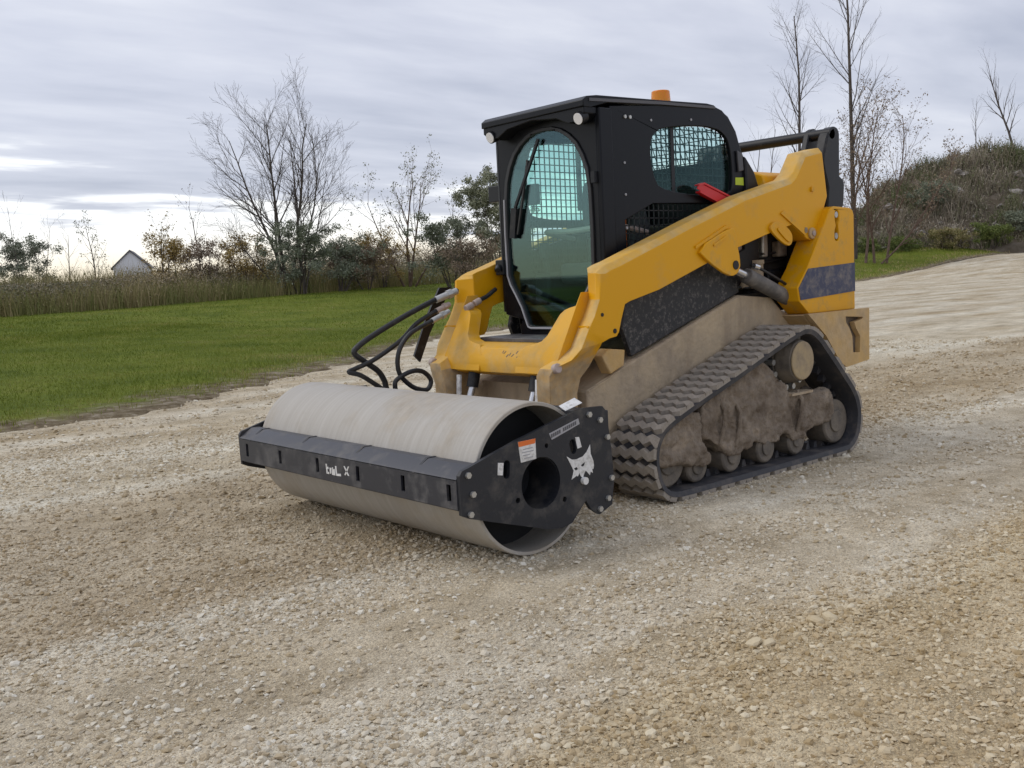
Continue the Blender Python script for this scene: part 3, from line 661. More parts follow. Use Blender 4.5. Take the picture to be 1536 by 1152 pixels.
    for zk in (1.68,1.15): part('door_hinge', MB().box(.79,.83,.375,.40,zk,zk+.06), BLK, door)
    part('door_latch', MB().box(.785,.84,-.43,-.36,1.22,1.31).cyl((.84,-.40,1.27),(.87,-.37,1.25),.018,10).cyl((.80,-.46,1.26),(.80,-.40,1.24),.025,12), BLK, door, bevel=.006)
    part('floor_sill', MB().box(.62,1.06,-.36,.36,.845,.868), mat('worn_step_steel', (.07,.07,.078), .45, dirt=(.25,.23,.20), amt=.5, nscale=9.), cab, bevel=.004)
    part('cab_floor', MB().box(-.55,.76,-.38,.38,1.0,1.03), VOID, cab)
    part('cab_lower_back', MB().box(-.58,-.54,-.38,.38,1.03,1.58), VOID, cab)
    # roof with front visor
    roof = [(.905,2.068),(.905,2.100),(.875,2.122),(.80,2.132),(.30,2.145),(-.13,2.158),(-.20,2.152),(-.20,2.128),(-.13,2.128),(.72,2.098),(.84,2.066)]
    rf = part('roof', prism(roof, -.415, .415), CABB, cab, bevel=.010, seg=3)
    part('roof_edge_highlight', prism([(.86,2.112),(.30,2.136),(-.20,2.146),(-.20,2.132),(.30,2.120),(.86,2.096)], .4155, .420), DGRY, rf, sm=False)  # grey strip stands in for the highlight along the roof line
    vis = [(-.41,2.07),(-.41,2.035),(-.36,2.0),(-.28,2.0),(-.20,2.035),(0,2.055),(.20,2.035),(.28,2.0),(.36,2.0),(.41,2.035),(.41,2.07)]
    part('visor', prism(vis, .803, .895, 'x'), CABB, rf, bevel=.004)
    for y in (.372,-.345):
        l = part('work_lamp', MB().cyl((.86,y,2.025),(.90,y,2.010),.036,20), BLK, cab)
        part('lamp_lens', MB().cyl((.901,y,2.0095),(.905,y,2.008),.030,20), LENS, l)
    bc = part('beacon', MB().cyl((-.21,0,2.14),(-.21,0,2.225),.064,24), BLK, cab)
    part('amber_lens', MB().cyl((-.21,0,2.225),(-.21,0,2.305),.062,24,r2=.056), AMB, bc, bevel=.006)
    # window guards, glass
    def guard(sg):
        yb_ = .372*sg; mb = MB(); w = .0058
        def span(x, z0, z1): mb.bar((x,yb_,z0),(x,yb_,z1),w,w,(0,1,0))
        for k in range(25):
            x = .58-k*.042; span(x,1.22,1.585)
            if -.36 < x < (.40 if sg > 0 else .58): span(x,1.62 if sg > 0 else 1.54,2.02)
        for k in range(20):
            z = 1.245+k*.042; lo = z < 1.59
            mb.bar((.61 if lo else .39 if sg > 0 else .58,yb_,z),(-.46 if lo else -.36,yb_,z),w,w)
        g = part('window_guard', mb, BLK, cab, sm=False, kind='stuff')
        part('side_glass', pr(win if sg > 0 else winf, .378, .382, sg), GLS2, cab, sm=False)
        part('window_divider', MB().box(.145,.175,.366*sg,.384*sg,1.60,2.06), BLK, cab)
    both(guard)
    # rear window with guard, following the sloping back of the cab
    BK = [(-.20,2.138),(-.26,2.125),(-.335,2.09),(-.41,2.005),(-.445,1.92),(-.48,1.86),(-.55,1.775),(-.605,1.67),(-.615,1.56)]
    def bk(y, t):
        i = min(int(t*8), 7); f = t*8-i; return (BK[i][0]+(BK[i+1][0]-BK[i][0])*f, y, BK[i][1]+(BK[i+1][1]-BK[i][1])*f)
    for y in (-.40,.37): part('rear_window_post', MB().loft([[(bk(0,t)[0]+.02,y,bk(0,t)[2]-.01),(bk(0,t)[0]+.02,y+.03,bk(0,t)[2]-.01),(bk(0,t)[0]-.012,y+.03,bk(0,t)[2]+.008),(bk(0,t)[0]-.012,y,bk(0,t)[2]+.008)] for t in np.linspace(0,.99,17)]), CABB, cab)
    mb = MB()
    for k in range(17): mb.tube([bk(-.34+k*.0425,t) for t in np.linspace(0,.99,14)],.0028,4)
    for k in range(14): mb.bar(bk(-.36,.04+k*.07),bk(.36,.04+k*.07),.005,.005)
    part('rear_window_guard', mb, BLK, cab, sm=False, kind='stuff')
    # interior
    SEATM = mat('seat_vinyl', (.05,.052,.058), .6)
    seat = part('operator_seat', MB().box(.10,.52,-.22,.22,1.15,1.27), SEATM, cab, bevel=.03, seg=3)
    part('seat_backrest', MB().loft([[(x,y,z) for x,y in ((.20-(z-1.2)*.12,-w),(.32-(z-1.2)*.12,-w*.9),(.32-(z-1.2)*.12,w*.9),(.20-(z-1.2)*.12,w))] for z,w in ((1.22,.21),(1.45,.22),(1.60,.17))]), SEATM, seat, bevel=.03, seg=3)
    part('seat_headrest', MB().loft([[(.40,.035+dy*w,z) if i<2 else (.48,.035+dy*w,z) for i,dy in enumerate((-1,1,1,-1))] for z,w in ((1.40,.05),(1.48,.085),(1.62,.09),(1.71,.075),(1.735,.05))]), VOID, seat, bevel=.02, seg=3)
    for yk in (-.27,.27):
        part('joystick', MB().tube([(.55,yk,1.05),(.575,yk,1.30),(.58,yk,1.31),(.582,yk,1.36),(.583,yk,1.40)],[.016,.016,.03,.034,.026],12), VOID, cab)
        part('control_pod', MB().box(.30,.62,yk-.065,yk+.065,1.05,1.22), VOID, cab, bevel=.02)
    part('headliner', MB().box(-.18,.74,-.37,.37,2.07,2.078), VOID, cab)
    part('lap_bar', MB().tube(spline([(.30,-.30,1.42),(.55,-.28,1.46),(.62,0,1.45),(.55,.28,1.46),(.30,.30,1.42)],6),.016,8), MATS['dusty_coupling'], cab)
    part('seat_belt', MB().box(.325,.335,.12,.16,1.25,1.60), ORG, seat)
    part('monitor', MB().box(.66,.70,-.33,-.20,1.62,1.74), SEATM, cab, bevel=.008)
    # outside details
    mr_ = part('mirror', MB().box(.745,.79,-.52,-.425,1.655,1.75).cyl((.76,-.50,1.70),(.77,-.40,1.72),.012,8), BLK, cab, bevel=.012)
    for x in (.585,.545): part('cab_bolt', MB().cyl((x,.41,2.035),(x,.418,2.035),.010,10), BOLT, cab)
    for x,z in ((.60,1.79),(.60,1.62),(.60,1.44),(.37,2.03),(.02,2.055)): part('cab_bolt', MB().cyl((x,.41,z),(x,.415,z),.007,8), GRY, cab)
    part('lime_label', prism([(-.391,1.738),(-.471,1.74),(-.473,1.693),(-.39,1.694)], .4105, .412), LIME, cab, sm=False)
    part('rear_corner_light', prism([(-.40,1.90),(-.45,1.88),(-.46,1.78),(-.41,1.77)], .411, .425), mat('dark_lens', (.05,.05,.055), .3), cab, bevel=.004)
    part('rear_cab_shroud', prism([(-.47,1.87),(-.56,1.78),(-.63,1.64),(-.64,1.40),(-.50,1.40)], -.40, .43), BLK, cab, bevel=.01)

    # ---- tracks
    ctrl = [(.45,.0),(.62,.0),(.79,.012),(.885,.075),(.930,.19),(.930,.295),(.895,.368),(.83,.427),(.649,.497),(.224,.630),(-.20,.768),(-.36,.815),(-.46,.838),(-.55,.825),(-.64,.775),(-.73,.695),(-.88,.555),(-1.02,.415),(-1.080,.31),(-1.092,.21),(-1.055,.085),(-.96,.012),(-.85,.0),(-.40,.0),(.0,.0)]
    P = [Vector((a,b)) for a,b in ctrl]; n = len(P); loop = []
    for i in range(n):
        a,b,c,d = P[i-1],P[i],P[(i+1)%n],P[(i+2)%n]
        for k in range(8):
            t = k/8; loop.append(.5*((2*b)+(c-a)*t+(2*a-5*b+4*c-d)*t*t+(3*b-a-3*c+d)*t**3))
    L_ = [0.]
    for i in range(len(loop)): L_.append(L_[-1]+(loop[(i+1)%len(loop)]-loop[i]).length)
    tot = L_[-1]
    def at(s):
        s %= tot
        i = max(0, int(np.searchsorted(L_, s, 'right'))-1); i = min(i, len(loop)-1)
        a, b = loop[i], loop[(i+1)%len(loop)]; t = (s-L_[i])/max(1e-9, L_[i+1]-L_[i]); p = a.lerp(b,t)
        return Vector((p.x, max(p.y, 0.)))
    def frame(s):
        p = at(s); d = (at(s+.02)-at(s-.02)).normalized(); return p, d, Vector((d.y,-d.x))   # outward normal
    NL = 58; pitch = tot/NL; ns = 232
    # lug mesh: wavy bar across the belt; local x along track, y across, z outward (top at z=0)
    def lug_mesh(flip):
        mb = MB(); ys = np.linspace(-.155,.155,9); off = [(-1 if (k//1)%2 else 1)*flip for k in range(9)]
        H = .024
        rows = []
        for k,y in enumerate(ys):
            o = .011*off[k]; hw = .020 if k not in (0,8) else .026
            rows.append([(o-hw-.006,y,-H-.004),(o-hw,y,-.0),(o+hw,y,-.0),(o+hw+.006,y,-H-.004)])
        vs = [p for r in rows for p in r]; fs = []
        for k in range(8):
            for j in range(3): fs.append((k*4+j,(k+1)*4+j,(k+1)*4+j+1,k*4+j+1))
        fs += [(0,1,2,3),(35,34,33,32)]
        mb.add(vs, fs); return mb.me('tread_lug')
    lugs = [lug_mesh(1), lug_mesh(-1)]
    for l in lugs: l.materials.append(LUGM)
    def track(sg):
        yc = .679*sg
        mb = MB(); rings = []
        for i in range(ns):
            p, d, nr = frame(tot*i/ns); o = p-nr*.024; q = p-nr*.052
            rings.append([(o.x,yc-.157,o.y),(o.x,yc+.157,o.y),(q.x,yc+.150,q.y),(q.x,yc-.150,q.y)])
        vs = [p for r in rings for p in r]
        fs = [(i*4+j, i*4+(j+1)%4, ((i+1)%ns)*4+(j+1)%4, ((i+1)%ns)*4+j) for i in range(ns) for j in range(4)]
        mb.add(vs, fs)
        t = part('rubber_track', mb, RUB)
        for k in range(NL):
            p, d, nr = frame(pitch*k)
            o = bpy.data.objects.new('tread_lug', lugs[k%2]); COL.objects.link(o); o.parent = t
            Mx = Matrix(((d.x,0,nr.x,p.x),(0,1,0,yc),(d.y,0,nr.y,p.y),(0,0,0,1)))
            o.matrix_local = Mx
        # drive lugs on the inner face
        mb = MB()
        for k in range(NL):
            p, d, nr = frame(pitch*(k+.5)); q = p-nr*.052
            c = [(q+d*a-nr*h) for a,h in ((-.022,0),(.022,0),(.010,.04),(-.010,.04))]
            mb.add([(e.x,yc+y,e.y) for y in (-.02,.02) for e in c],[(0,1,2,3),(7,6,5,4),(0,4,5,1),(1,5,6,2),(2,6,7,3),(3,7,4,0)])
        part('drive_lugs', mb, RUB, t, kind='stuff')
        # undercarriage frame, caked in mud
        fr = [(.47,.45),(.46,.475),(.355,.510),(.24,.565),(.14,.625),(.02,.675),(-.062,.685),(-.141,.635),(-.20,.585),(-.30,.53),(-.36,.49),(-.375,.44),(-.565,.415),(-.80,.418),(-.835,.37),(-.845,.26),(-.79,.222),(-.60,.205),(-.53,.15),(-.393,.15),(-.345,.20),(-.28,.212),(-.21,.175),(-.10,.172),(-.04,.195),(.02,.215),(.064,.18),(.14,.155),(.207,.155),(.30,.215),(.42,.275),(.475,.30)]
        gd = [(.865,.345),(.80,.362),(.70,.412),(.60,.452),(.50,.448),(.487,.40),(.49,.30),(.44,.225),(.415,.16),(.46,.135),(.56,.155),(.66,.19),(.74,.20),(.86,.195)]
        f_ = part('track_frame', pr(fr, .60, .780, sg), MUDM, t)
        g_ = part('idler_guard', pr(gd, .62, .798, sg), MUDM, t)
        for q in (f_, g_):
            rm = q.modifiers.new('remesh','REMESH'); rm.mode = 'VOXEL'; rm.voxel_size = .0085; rm.use_smooth_shade = True
            sm_ = q.modifiers.new('smooth','SMOOTH'); sm_.iterations = 2
            for nm, sc, st in (('lumps',.13,.055),('clods',.045,.030),('grit',.018,.012)):
                tx = bpy.data.textures.get(nm) or bpy.data.textures.new(nm,'CLOUDS'); tx.noise_scale = sc; tx.noise_depth = 3
                dm = q.modifiers.new(nm,'DISPLACE'); dm.texture = tx; dm.strength = st; dm.mid_level = .5
        for k,(x,z,w) in enumerate(((.30,.36,.014),(.16,.33,.014),(-.45,.33,.016))):
            part('mud_ridge', MB().tube([(x+.02,.782*sg,z-.12),(x,.800*sg,z-.02),(x-.01,.795*sg,z+.07),(x+.01,.778*sg,z+.12)],[.012,w,w*.9,.01],8), MUDM, f_)
        part('frame_ledge', MB().box(-.58,-.36,.70*sg,.80*sg,.425,.44), TAN, f_)
        for x,z,r in ((.742,.205,.138),(.50,.142,.088),(.19,.148,.088),(-.135,.148,.088),(-.45,.148,.088),(-.885,.205,.138)):
            wname = 'idler_wheel' if r > .1 else 'track_roller'
            w = part(wname, MB().cyl((x,.61*sg,z),(x,.765*sg,z),r,28), ROLM, t, bevel=.012)
            part('roller_cap', MB().cyl((x,.765*sg,z),(x,.775*sg,z),r*.5,20), ROLM, w, bevel=.006)
        hb = part('drive_motor', MB().cyl((-.462,.58*sg,.628),(-.462,.70*sg,.628),.150,28,r2=.142).cyl((-.462,.70*sg,.628),(-.462,.80*sg,.628),.142,28,r2=.120), ROLM, t, bevel=.008)
        part('motor_cap', MB().cyl((-.462,.80*sg,.628),(-.462,.812*sg,.628),.116,28), mat('tan_dusted_cap', (.42,.32,.18), .8, dirt=(.33,.27,.20), amt=.7, nscale=9., bump=.006, bscale=30.) if 'tan_dusted_cap' not in MATS else MATS['tan_dusted_cap'], hb, bevel=.006)
        mb = MB()
        for k in range(14):
            a_ = 2*math.pi*k/14; mb.cyl((-.462+.165*math.cos(a_),.64*sg,.628+.165*math.sin(a_)),(-.462+.165*math.cos(a_),.72*sg,.628+.165*math.sin(a_)),.018,8)
        part('sprocket', MB().cyl((-.462,.66*sg,.628),(-.462,.69*sg,.628),.165,28), DRK, hb)
        part('sprocket_pins', mb, BOLT, hb)
    both(track)
    return R0
build_loader()

# ------------------------------------------------------------------ loose gravel
def stone_mat():
    m = bpy.data.materials.new('limestone_gravel'); m.use_nodes = True; nt = m.node_tree; N = nt.nodes.new; L = nt.links.new; b = nt.nodes['Principled BSDF']
    b.inputs['Roughness'].default_value = .95; b.inputs['Specular IOR Level'].default_value = .15
    oi = N('ShaderNodeObjectInfo'); r = N('ShaderNodeValToRGB'); L(oi.outputs['Random'], r.inputs[0]); e = r.color_ramp.elements
    e[0].position = 0; e[0].color = (.38,.30,.185,1); e[1].position = 1; e[1].color = (.72,.675,.57,1)
    for p_,c_ in ((.3,(.49,.41,.29)),(.6,(.56,.49,.37)),(.9,(.62,.565,.45))): k = e.new(p_); k.color = (*c_,1)
    L(pass_tint(nt, r.outputs[0]), b.inputs['Base Color']); return m
STONE = stone_mat()
def band(x, y):             # how loose the gravel lies: thick in the windrows, thin where it is packed
    v = .48+.75*mnoise.noise((x*.22,y*1.5,4.))+.45*mnoise.noise((x*.9,y*2.2,8.))
    for y0,a,w in ((.50,.6,.13),(2.36,.75,.16),(-3.1,.3,.3)): v += a*math.exp(-((y-y0-.08*mnoise.noise((x*.7,y0,2.)))/w)**2)
    if 2.5 < y < 3.1 or (y > 1.6 and x < 1.2): v -= .38
    if y < .45 and y > -1.8: v += .28
    return max(.10, min(1.25, v))
def build_stones():
    rng = np.random.default_rng(7); pts = []; scl = []
    def layer(r0, r1, dens, s0, s1, hw=.98):
        area = hw*(r1*r1-r0*r0); n = int(area*dens)
        r = np.sqrt(rng.uniform(r0*r0, r1*r1, n)); a = YAW+rng.uniform(-hw, hw, n)
        xs = CAM.x+r*np.cos(a); ys = CAM.y+r*np.sin(a); u = rng.random(n); e = rng.random(n)
        for x,y,uu,ee in zip(xs,ys,u,e):
            nrm = (Vector((x,y))-E0).dot(NN)
            if nrm > 1.2 and y < -6.0: continue
            if uu > band(x,y): continue
            s = s0+(s1-s0)*ee**6
            pts.append((x,y,gravel_h(x,y)+s*.15)); scl.append(s)
    layer(.5, 3.6, 15000, .0022, .0135)
    layer(3.6, 5.6, 8000, .0034, .0150)
    layer(5.6, 9.0, 2300, .0052, .019)
    layer(9.0, 16.0, 380, .008, .026, .85)
    me = bpy.data.meshes.new('loose_gravel'); me.from_pydata(pts, [], [])
    a = me.attributes.new('size','FLOAT','POINT'); a.data.foreach_set('value', scl)
    o = bpy.data.objects.new('loose_gravel', me); COL.objects.link(o); o['kind'] = 'stuff'
    g = bpy.data.node_groups.new('scatter_stones','GeometryNodeTree'); N = g.nodes.new; L = g.links.new
    g.interface.new_socket('Geometry', in_out='INPUT', socket_type='NodeSocketGeometry'); g.interface.new_socket('Geometry', in_out='OUTPUT', socket_type='NodeSocketGeometry')
    gi = N('NodeGroupInput'); go = N('NodeGroupOutput'); iop = N('GeometryNodeInstanceOnPoints'); g2i = N('GeometryNodeGeometryToInstance')
    for k in range(4):
        ico = N('GeometryNodeMeshIcoSphere'); ico.inputs['Radius'].default_value = 1.; ico.inputs['Subdivisions'].default_value = 2 if k == 0 else 1
        nz = N('ShaderNodeTexNoise'); nz.noise_dimensions = '4D'; nz.inputs['W'].default_value = k*3.7; nz.inputs['Scale'].default_value = .9; nz.inputs['Detail'].default_value = 1
        sb = N('ShaderNodeVectorMath'); sb.operation = 'SUBTRACT'; sb.inputs[1].default_value = (.5,.5,.5); L(nz.outputs['Color'], sb.inputs[0])
        ml = N('ShaderNodeVectorMath'); ml.operation = 'SCALE'; ml.inputs['Scale'].default_value = 2.3; L(sb.outputs[0], ml.inputs[0])
        st = N('GeometryNodeSetPosition'); L(ico.outputs['Mesh'], st.inputs['Geometry']); L(ml.outputs[0], st.inputs['Offset'])
        sm_ = N('GeometryNodeSetMaterial'); sm_.inputs['Material'].default_value = STONE; ss = N('GeometryNodeSetShadeSmooth'); ss.inputs['Shade Smooth'].default_value = False; L(st.outputs[0], ss.inputs[0]); L(ss.outputs[0], sm_.inputs[0]); L(sm_.outputs[0], g2i.inputs[0])
    L(gi.outputs[0], iop.inputs['Points']); L(g2i.outputs[0], iop.inputs['Instance']); iop.inputs['Pick Instance'].default_value = True
    ri = N('FunctionNodeRandomValue'); ri.data_type = 'INT'; ri.inputs['Min'].default_value = 0; ri.inputs['Max'].default_value = 3
    for q in ri.inputs:
        if q.type == 'INT' and q.name == 'Max': q.default_value = 3
        if q.type == 'INT' and q.name == 'Min': q.default_value = 0
    L([q for q in ri.outputs if q.type == 'INT'][0], iop.inputs['Instance Index'])
    rr = N('FunctionNodeRandomValue'); rr.data_type = 'FLOAT_VECTOR'; rr.inputs[0].default_value = (-.35,-.35,0); rr.inputs[1].default_value = (.35,.35,6.28); rr.inputs['Seed'].default_value = 3
    L(rr.outputs[0], iop.inputs['Rotation'])
    at = N('GeometryNodeInputNamedAttribute'); at.data_type = 'FLOAT'; at.inputs[0].default_value = 'size'
    rs = N('FunctionNodeRandomValue'); rs.data_type = 'FLOAT_VECTOR'; rs.inputs[0].default_value = (.75,.6,.42); rs.inputs[1].default_value = (1.35,1.05,.85); rs.inputs['Seed'].default_value = 9
    vm = N('ShaderNodeVectorMath'); vm.operation = 'SCALE'; L(rs.outputs[0], vm.inputs[0]); L([q for q in at.outputs if q.enabled][0], vm.inputs['Scale'])
    L(vm.outputs[0], iop.inputs['Scale']); L(iop.outputs[0], go.inputs[0])
    md = o.modifiers.new('scatter','NODES'); md.node_group = g
    # the larger stones one can pick out, part of the road
    meshes = []
    for k in range(5):
        bm = bmesh.new(); bmesh.ops.create_icosphere(bm, subdivisions=2, radius=1.)
        for v in bm.verts:
            f = 1+.45*mnoise.noise(v.co*1.1+Vector((k*5,0,0))); v.co = Vector((v.co.x*f*1.2, v.co.y*f*.9, v.co.z*f*.62))
        me = bpy.data.meshes.new('stone'); bm.to_mesh(me); bm.free(); me.materials.append(STONE); meshes.append(me)
    r2 = random.Random(5); spots = []
    for k in range(46): spots.append((r2.uniform(.9,3.0), 2.36+r2.gauss(0,.10)))
    for k in range(34): spots.append((r2.uniform(2.6,4.1), r2.uniform(1.2,2.3)))
    for k in range(36): spots.append((r2.uniform(2.0,4.3), .5+r2.gauss(0,.12)))
    for k in range(30): spots.append((r2.uniform(1.5,3.4), r2.uniform(1.2,3.0)))
    spots += [(1.86,2.335),(1.80,2.345),(1.83,2.30),(2.13,2.27),(2.10,2.30)]
    for k,(x,y) in enumerate(spots):
        s = r2.uniform(.008,.016) if k < len(spots)-5 else r2.uniform(.021,.027)
        o = bpy.data.objects.new('stone', meshes[k%5]); COL.objects.link(o); o.parent = ROAD
        o.location = (x,y,gravel_h(x,y)+s*.22); o.scale = (s,s,s); o.rotation_euler = (r2.uniform(-.3,.3),r2.uniform(-.3,.3),r2.uniform(0,6.28))
build_stones()

# ------------------------------------------------------------------ vegetation
def leafmat(name, stops, rough=.7, trans=.0):
    m = bpy.data.materials.new(name); m.use_nodes = True; nt = m.node_tree; N = nt.nodes.new; L = nt.links.new; b = nt.nodes['Principled BSDF']
    b.inputs['Roughness'].default_value = rough; b.inputs['Specular IOR Level'].default_value = .2
    at = N('ShaderNodeAttribute'); at.attribute_name = 'tone'; r = N('ShaderNodeValToRGB'); L(at.outputs['Fac'], r.inputs[0]); e = r.color_ramp.elements
    e[0].position = stops[0][0]; e[0].color = (*stops[0][1],1); e[1].position = stops[-1][0]; e[1].color = (*stops[-1][1],1)
    for p_,c_ in stops[1:-1]: k = e.new(p_); k.color = (*c_,1)
    L(r.outputs[0], b.inputs['Base Color']); return m
BARK = mat('grey_bark', (.095,.08,.072), .9, col2=(.155,.135,.12), c2scale=4., spec=.1)
BARKB = mat('brown_bark', (.13,.09,.07), .9, col2=(.21,.15,.12), c2scale=4., spec=.1)
LAWNB = leafmat('lawn_blades', [(0,(.105,.145,.018)),(.4,(.165,.21,.024)),(.7,(.25,.26,.05)),(1,(.42,.34,.16))])
WEED = leafmat('autumn_weeds', [(0,(.13,.155,.045)),(.35,(.22,.21,.08)),(.7,(.31,.25,.13)),(1,(.44,.365,.21))])
OLIVE = leafmat('silver_olive_leaves', [(0,(.16,.175,.115)),(.5,(.26,.275,.19)),(1,(.42,.41,.29))])
DOLIVE = leafmat('dark_olive_leaves', [(0,(.12,.14,.10)),(.5,(.21,.235,.17)),(1,(.34,.355,.26))])
GOLD = leafmat('golden_leaves', [(0,(.20,.145,.05)),(.5,(.35,.25,.085)),(1,(.52,.39,.16))])
BRN = leafmat('brown_leaves', [(0,(.15,.115,.085)),(.5,(.25,.19,.14)),(1,(.38,.30,.21))])
GRN = leafmat('green_leaves', [(0,(.08,.11,.03)),(.5,(.14,.18,.05)),(1,(.25,.27,.10))])
def np_mesh(name, V, F, tone=None):
    me = bpy.data.meshes.new(name); V = np.asarray(V, dtype=np.float32).reshape(-1,3); F = np.asarray(F, dtype=np.int32); k = F.shape[1]
    me.vertices.add(len(V)); me.vertices.foreach_set('co', V.ravel()); me.loops.add(F.size); me.loops.foreach_set('vertex_index', F.ravel())
    me.polygons.add(len(F)); me.polygons.foreach_set('loop_start', np.arange(0,F.size,k,dtype=np.int32)); me.polygons.foreach_set('loop_total', np.full(len(F),k,dtype=np.int32))
    me.update(calc_edges=True)
    if tone is not None:
        a = me.attributes.new('tone','FLOAT','FACE'); a.data.foreach_set('value', np.asarray(tone, dtype=np.float32))
    return me
def blades(base, h, w, lean, rng, tone):
    """one bent two-segment blade per base point"""
    n = len(base); a = rng.uniform(0,2*np.pi,n); sx = np.stack([np.cos(a),np.sin(a),np.zeros(n)],1)*w[:,None]/2
    b = rng.uniform(0,2*np.pi,n); ld = np.stack([np.cos(b),np.sin(b),np.zeros(n)],1)*(h*lean)[:,None]
    up_ = np.zeros((n,3)); up_[:,2] = h
    m_ = base+up_*.55+ld*.3; t = base+up_+ld
    V = np.stack([base-sx,base+sx,m_+sx*.75,m_-sx*.75,t],1)
    i = np.arange(n)[:,None]*5
    F = np.concatenate([np.concatenate([i,i+1,i+2],1),np.concatenate([i,i+2,i+3],1),np.concatenate([i+3,i+2,i+4],1)],0)
    return V.reshape(-1,3), F, np.concatenate([tone,tone,tone])
def leaf_quads(c, size, rng, tone):
    n = len(c); d1 = rng.normal(size=(n,3)); d1 /= np.linalg.norm(d1,axis=1)[:,None]; d2 = np.cross(d1, rng.normal(size=(n,3))); d2 /= np.linalg.norm(d2,axis=1)[:,None]
    s = size[:,None]; V = np.stack([c-d1*s,c+d2*s*.45,c+d1*s,c-d2*s*.45],1).reshape(-1,3)
    i = np.arange(n)[:,None]*4
    return V, np.concatenate([i,i+1,i+2,i+3],1), tone
def ground_z(x, y):
    p = Vector((x,y))
    s = (p-E0).dot(DD); n = (p-E0).dot(NN)
    # distance from the local verge
    best = min(EP[::4], key=lambda q: abs((Vector((q.x,q.y))-E0).dot(DD)-s)); nb = (Vector((best.x,best.y))-E0).dot(NN)
    return lawn_h(max(0,n-nb), s), n-nb
def build_grass():
    rng = np.random.default_rng(3)
    ev = np.array([[(Vector((q.x,q.y))-E0).dot(DD),(Vector((q.x,q.y))-E0).dot(NN)] for q in EP]); o_ = np.argsort(ev[:,0]); ev = ev[o_]
    def place(s, n):
        nb = np.interp(s, ev[:,0], ev[:,1]); x = E0.x+DD.x*s+NN.x*(n+nb); y = E0.y+DD.y*s+NN.y*(n+nb)
        z = np.array([lawn_h(a,b)+rise(c_,d_) for a,b,c_,d_ in zip(n,s,x,y)])+.008
        return np.stack([x,y,z],1)
    VV = []; FF = []; TT = []; k = 0
    for s0,s1,n0,n1,cnt,h0,h1,wd in ((-5,4,.1,9,52000,.018,.05,.007),(4,14,.1,10,52000,.02,.055,.008),(14,45,.1,19,42000,.03,.07,.016),(-8,14,8,19,42000,.03,.07,.014),(45,110,0,12,26000,.05,.16,.03)):
        s = rng.uniform(s0,s1,cnt); n = rng.uniform(n0,n1,cnt)
        pat = np.array([mnoise.noise((a*.9,b*.9,2.)) for a,b in zip(s,n)])
        keep = (n > .55+.5*pat) | (rng.random(cnt) < .18); s = s[keep]; n = n[keep]; pat = pat[keep]
        B = place(s,n); m_ = len(s); ed = np.clip(1-n/3.2,0,1); pat = pat*.7+.6*np.array([mnoise.noise((a*.22,b*.5,12.)) for a,b in zip(s,n)])
        tone = np.clip(.42+.30*np.clip((s-42)/12,0,1)+.55*pat+.5*ed*rng.random(m_)+rng.normal(0,.10,m_),0,1)
        V,F,T = blades(B, rng.uniform(h0,h1,m_)*(1+.6*ed*rng.random(m_)), np.full(m_,wd), np.full(m_,.45), rng, tone)
        VV.append(V); FF.append(F+k); TT.append(T); k += len(V)
    o = obj('lawn_grass', np_mesh('lawn_grass', np.concatenate(VV), np.concatenate(FF), np.concatenate(TT)), LAWNB, kind='stuff', sm=False, label='short mown green grass blades')
    # tall autumn weeds behind the lawn
    VV = []; FF = []; TT = []; k = 0
    for s0,s1,n0,n1,cnt,h0,h1 in ((4,46,16.8,20.5,38000,.25,1.0),(4,60,19.5,28,52000,.6,1.6),(46,80,10,20,9000,.3,.9)):
        s = rng.uniform(s0,s1,cnt); n = n0+(n1-n0)*rng.random(cnt)
        pat = np.array([mnoise.noise((a*.35,b*.35,6.)) for a,b in zip(s,n)]); pat2 = np.array([mnoise.noise((a*1.3,b*1.3,1.)) for a,b in zip(s,n)])
        keep = rng.random(cnt) < .75+.6*pat2; s,n,pat,pat2 = s[keep],n[keep],pat[keep],pat2[keep]
        m_ = len(s); nn_ = np.minimum(n,18.9); B = place(s,n); 
        hh = rng.uniform(h0,h1,m_)*(1+.35*pat+.25*pat2)
        tone = np.clip(.42+.4*pat+.35*pat2+rng.normal(0,.16,m_)+(n-19)*.012,0,1)
        V,F,T = blades(B, hh, rng.uniform(.010,.032,m_), np.full(m_,.30), rng, tone)
        VV.append(V); FF.append(F+k); TT.append(T); k += len(V)
        # seed heads and leaves
        q = rng.random(m_) < .5; c = B[q]+np.stack([rng.normal(0,.05,q.sum()),rng.normal(0,.05,q.sum()),hh[q]*rng.uniform(.4,1.0,q.sum())],1)
        V,F4,T = leaf_quads(c, rng.uniform(.02,.05,q.sum()), rng, np.clip(tone[q]+rng.normal(0,.15,q.sum()),0,1))
        F = np.concatenate([F4[:,[0,1,2]],F4[:,[0,2,3]]],0); VV.append(V); FF.append(F+k); TT.append(np.concatenate([T,T])); k += len(V)
    obj('tall_weeds', np_mesh('tall_weeds', np.concatenate(VV), np.concatenate(FF), np.concatenate(TT)), WEED, kind='stuff', sm=False, label='tall brown and green weeds along the back of the lawn')
build_grass()

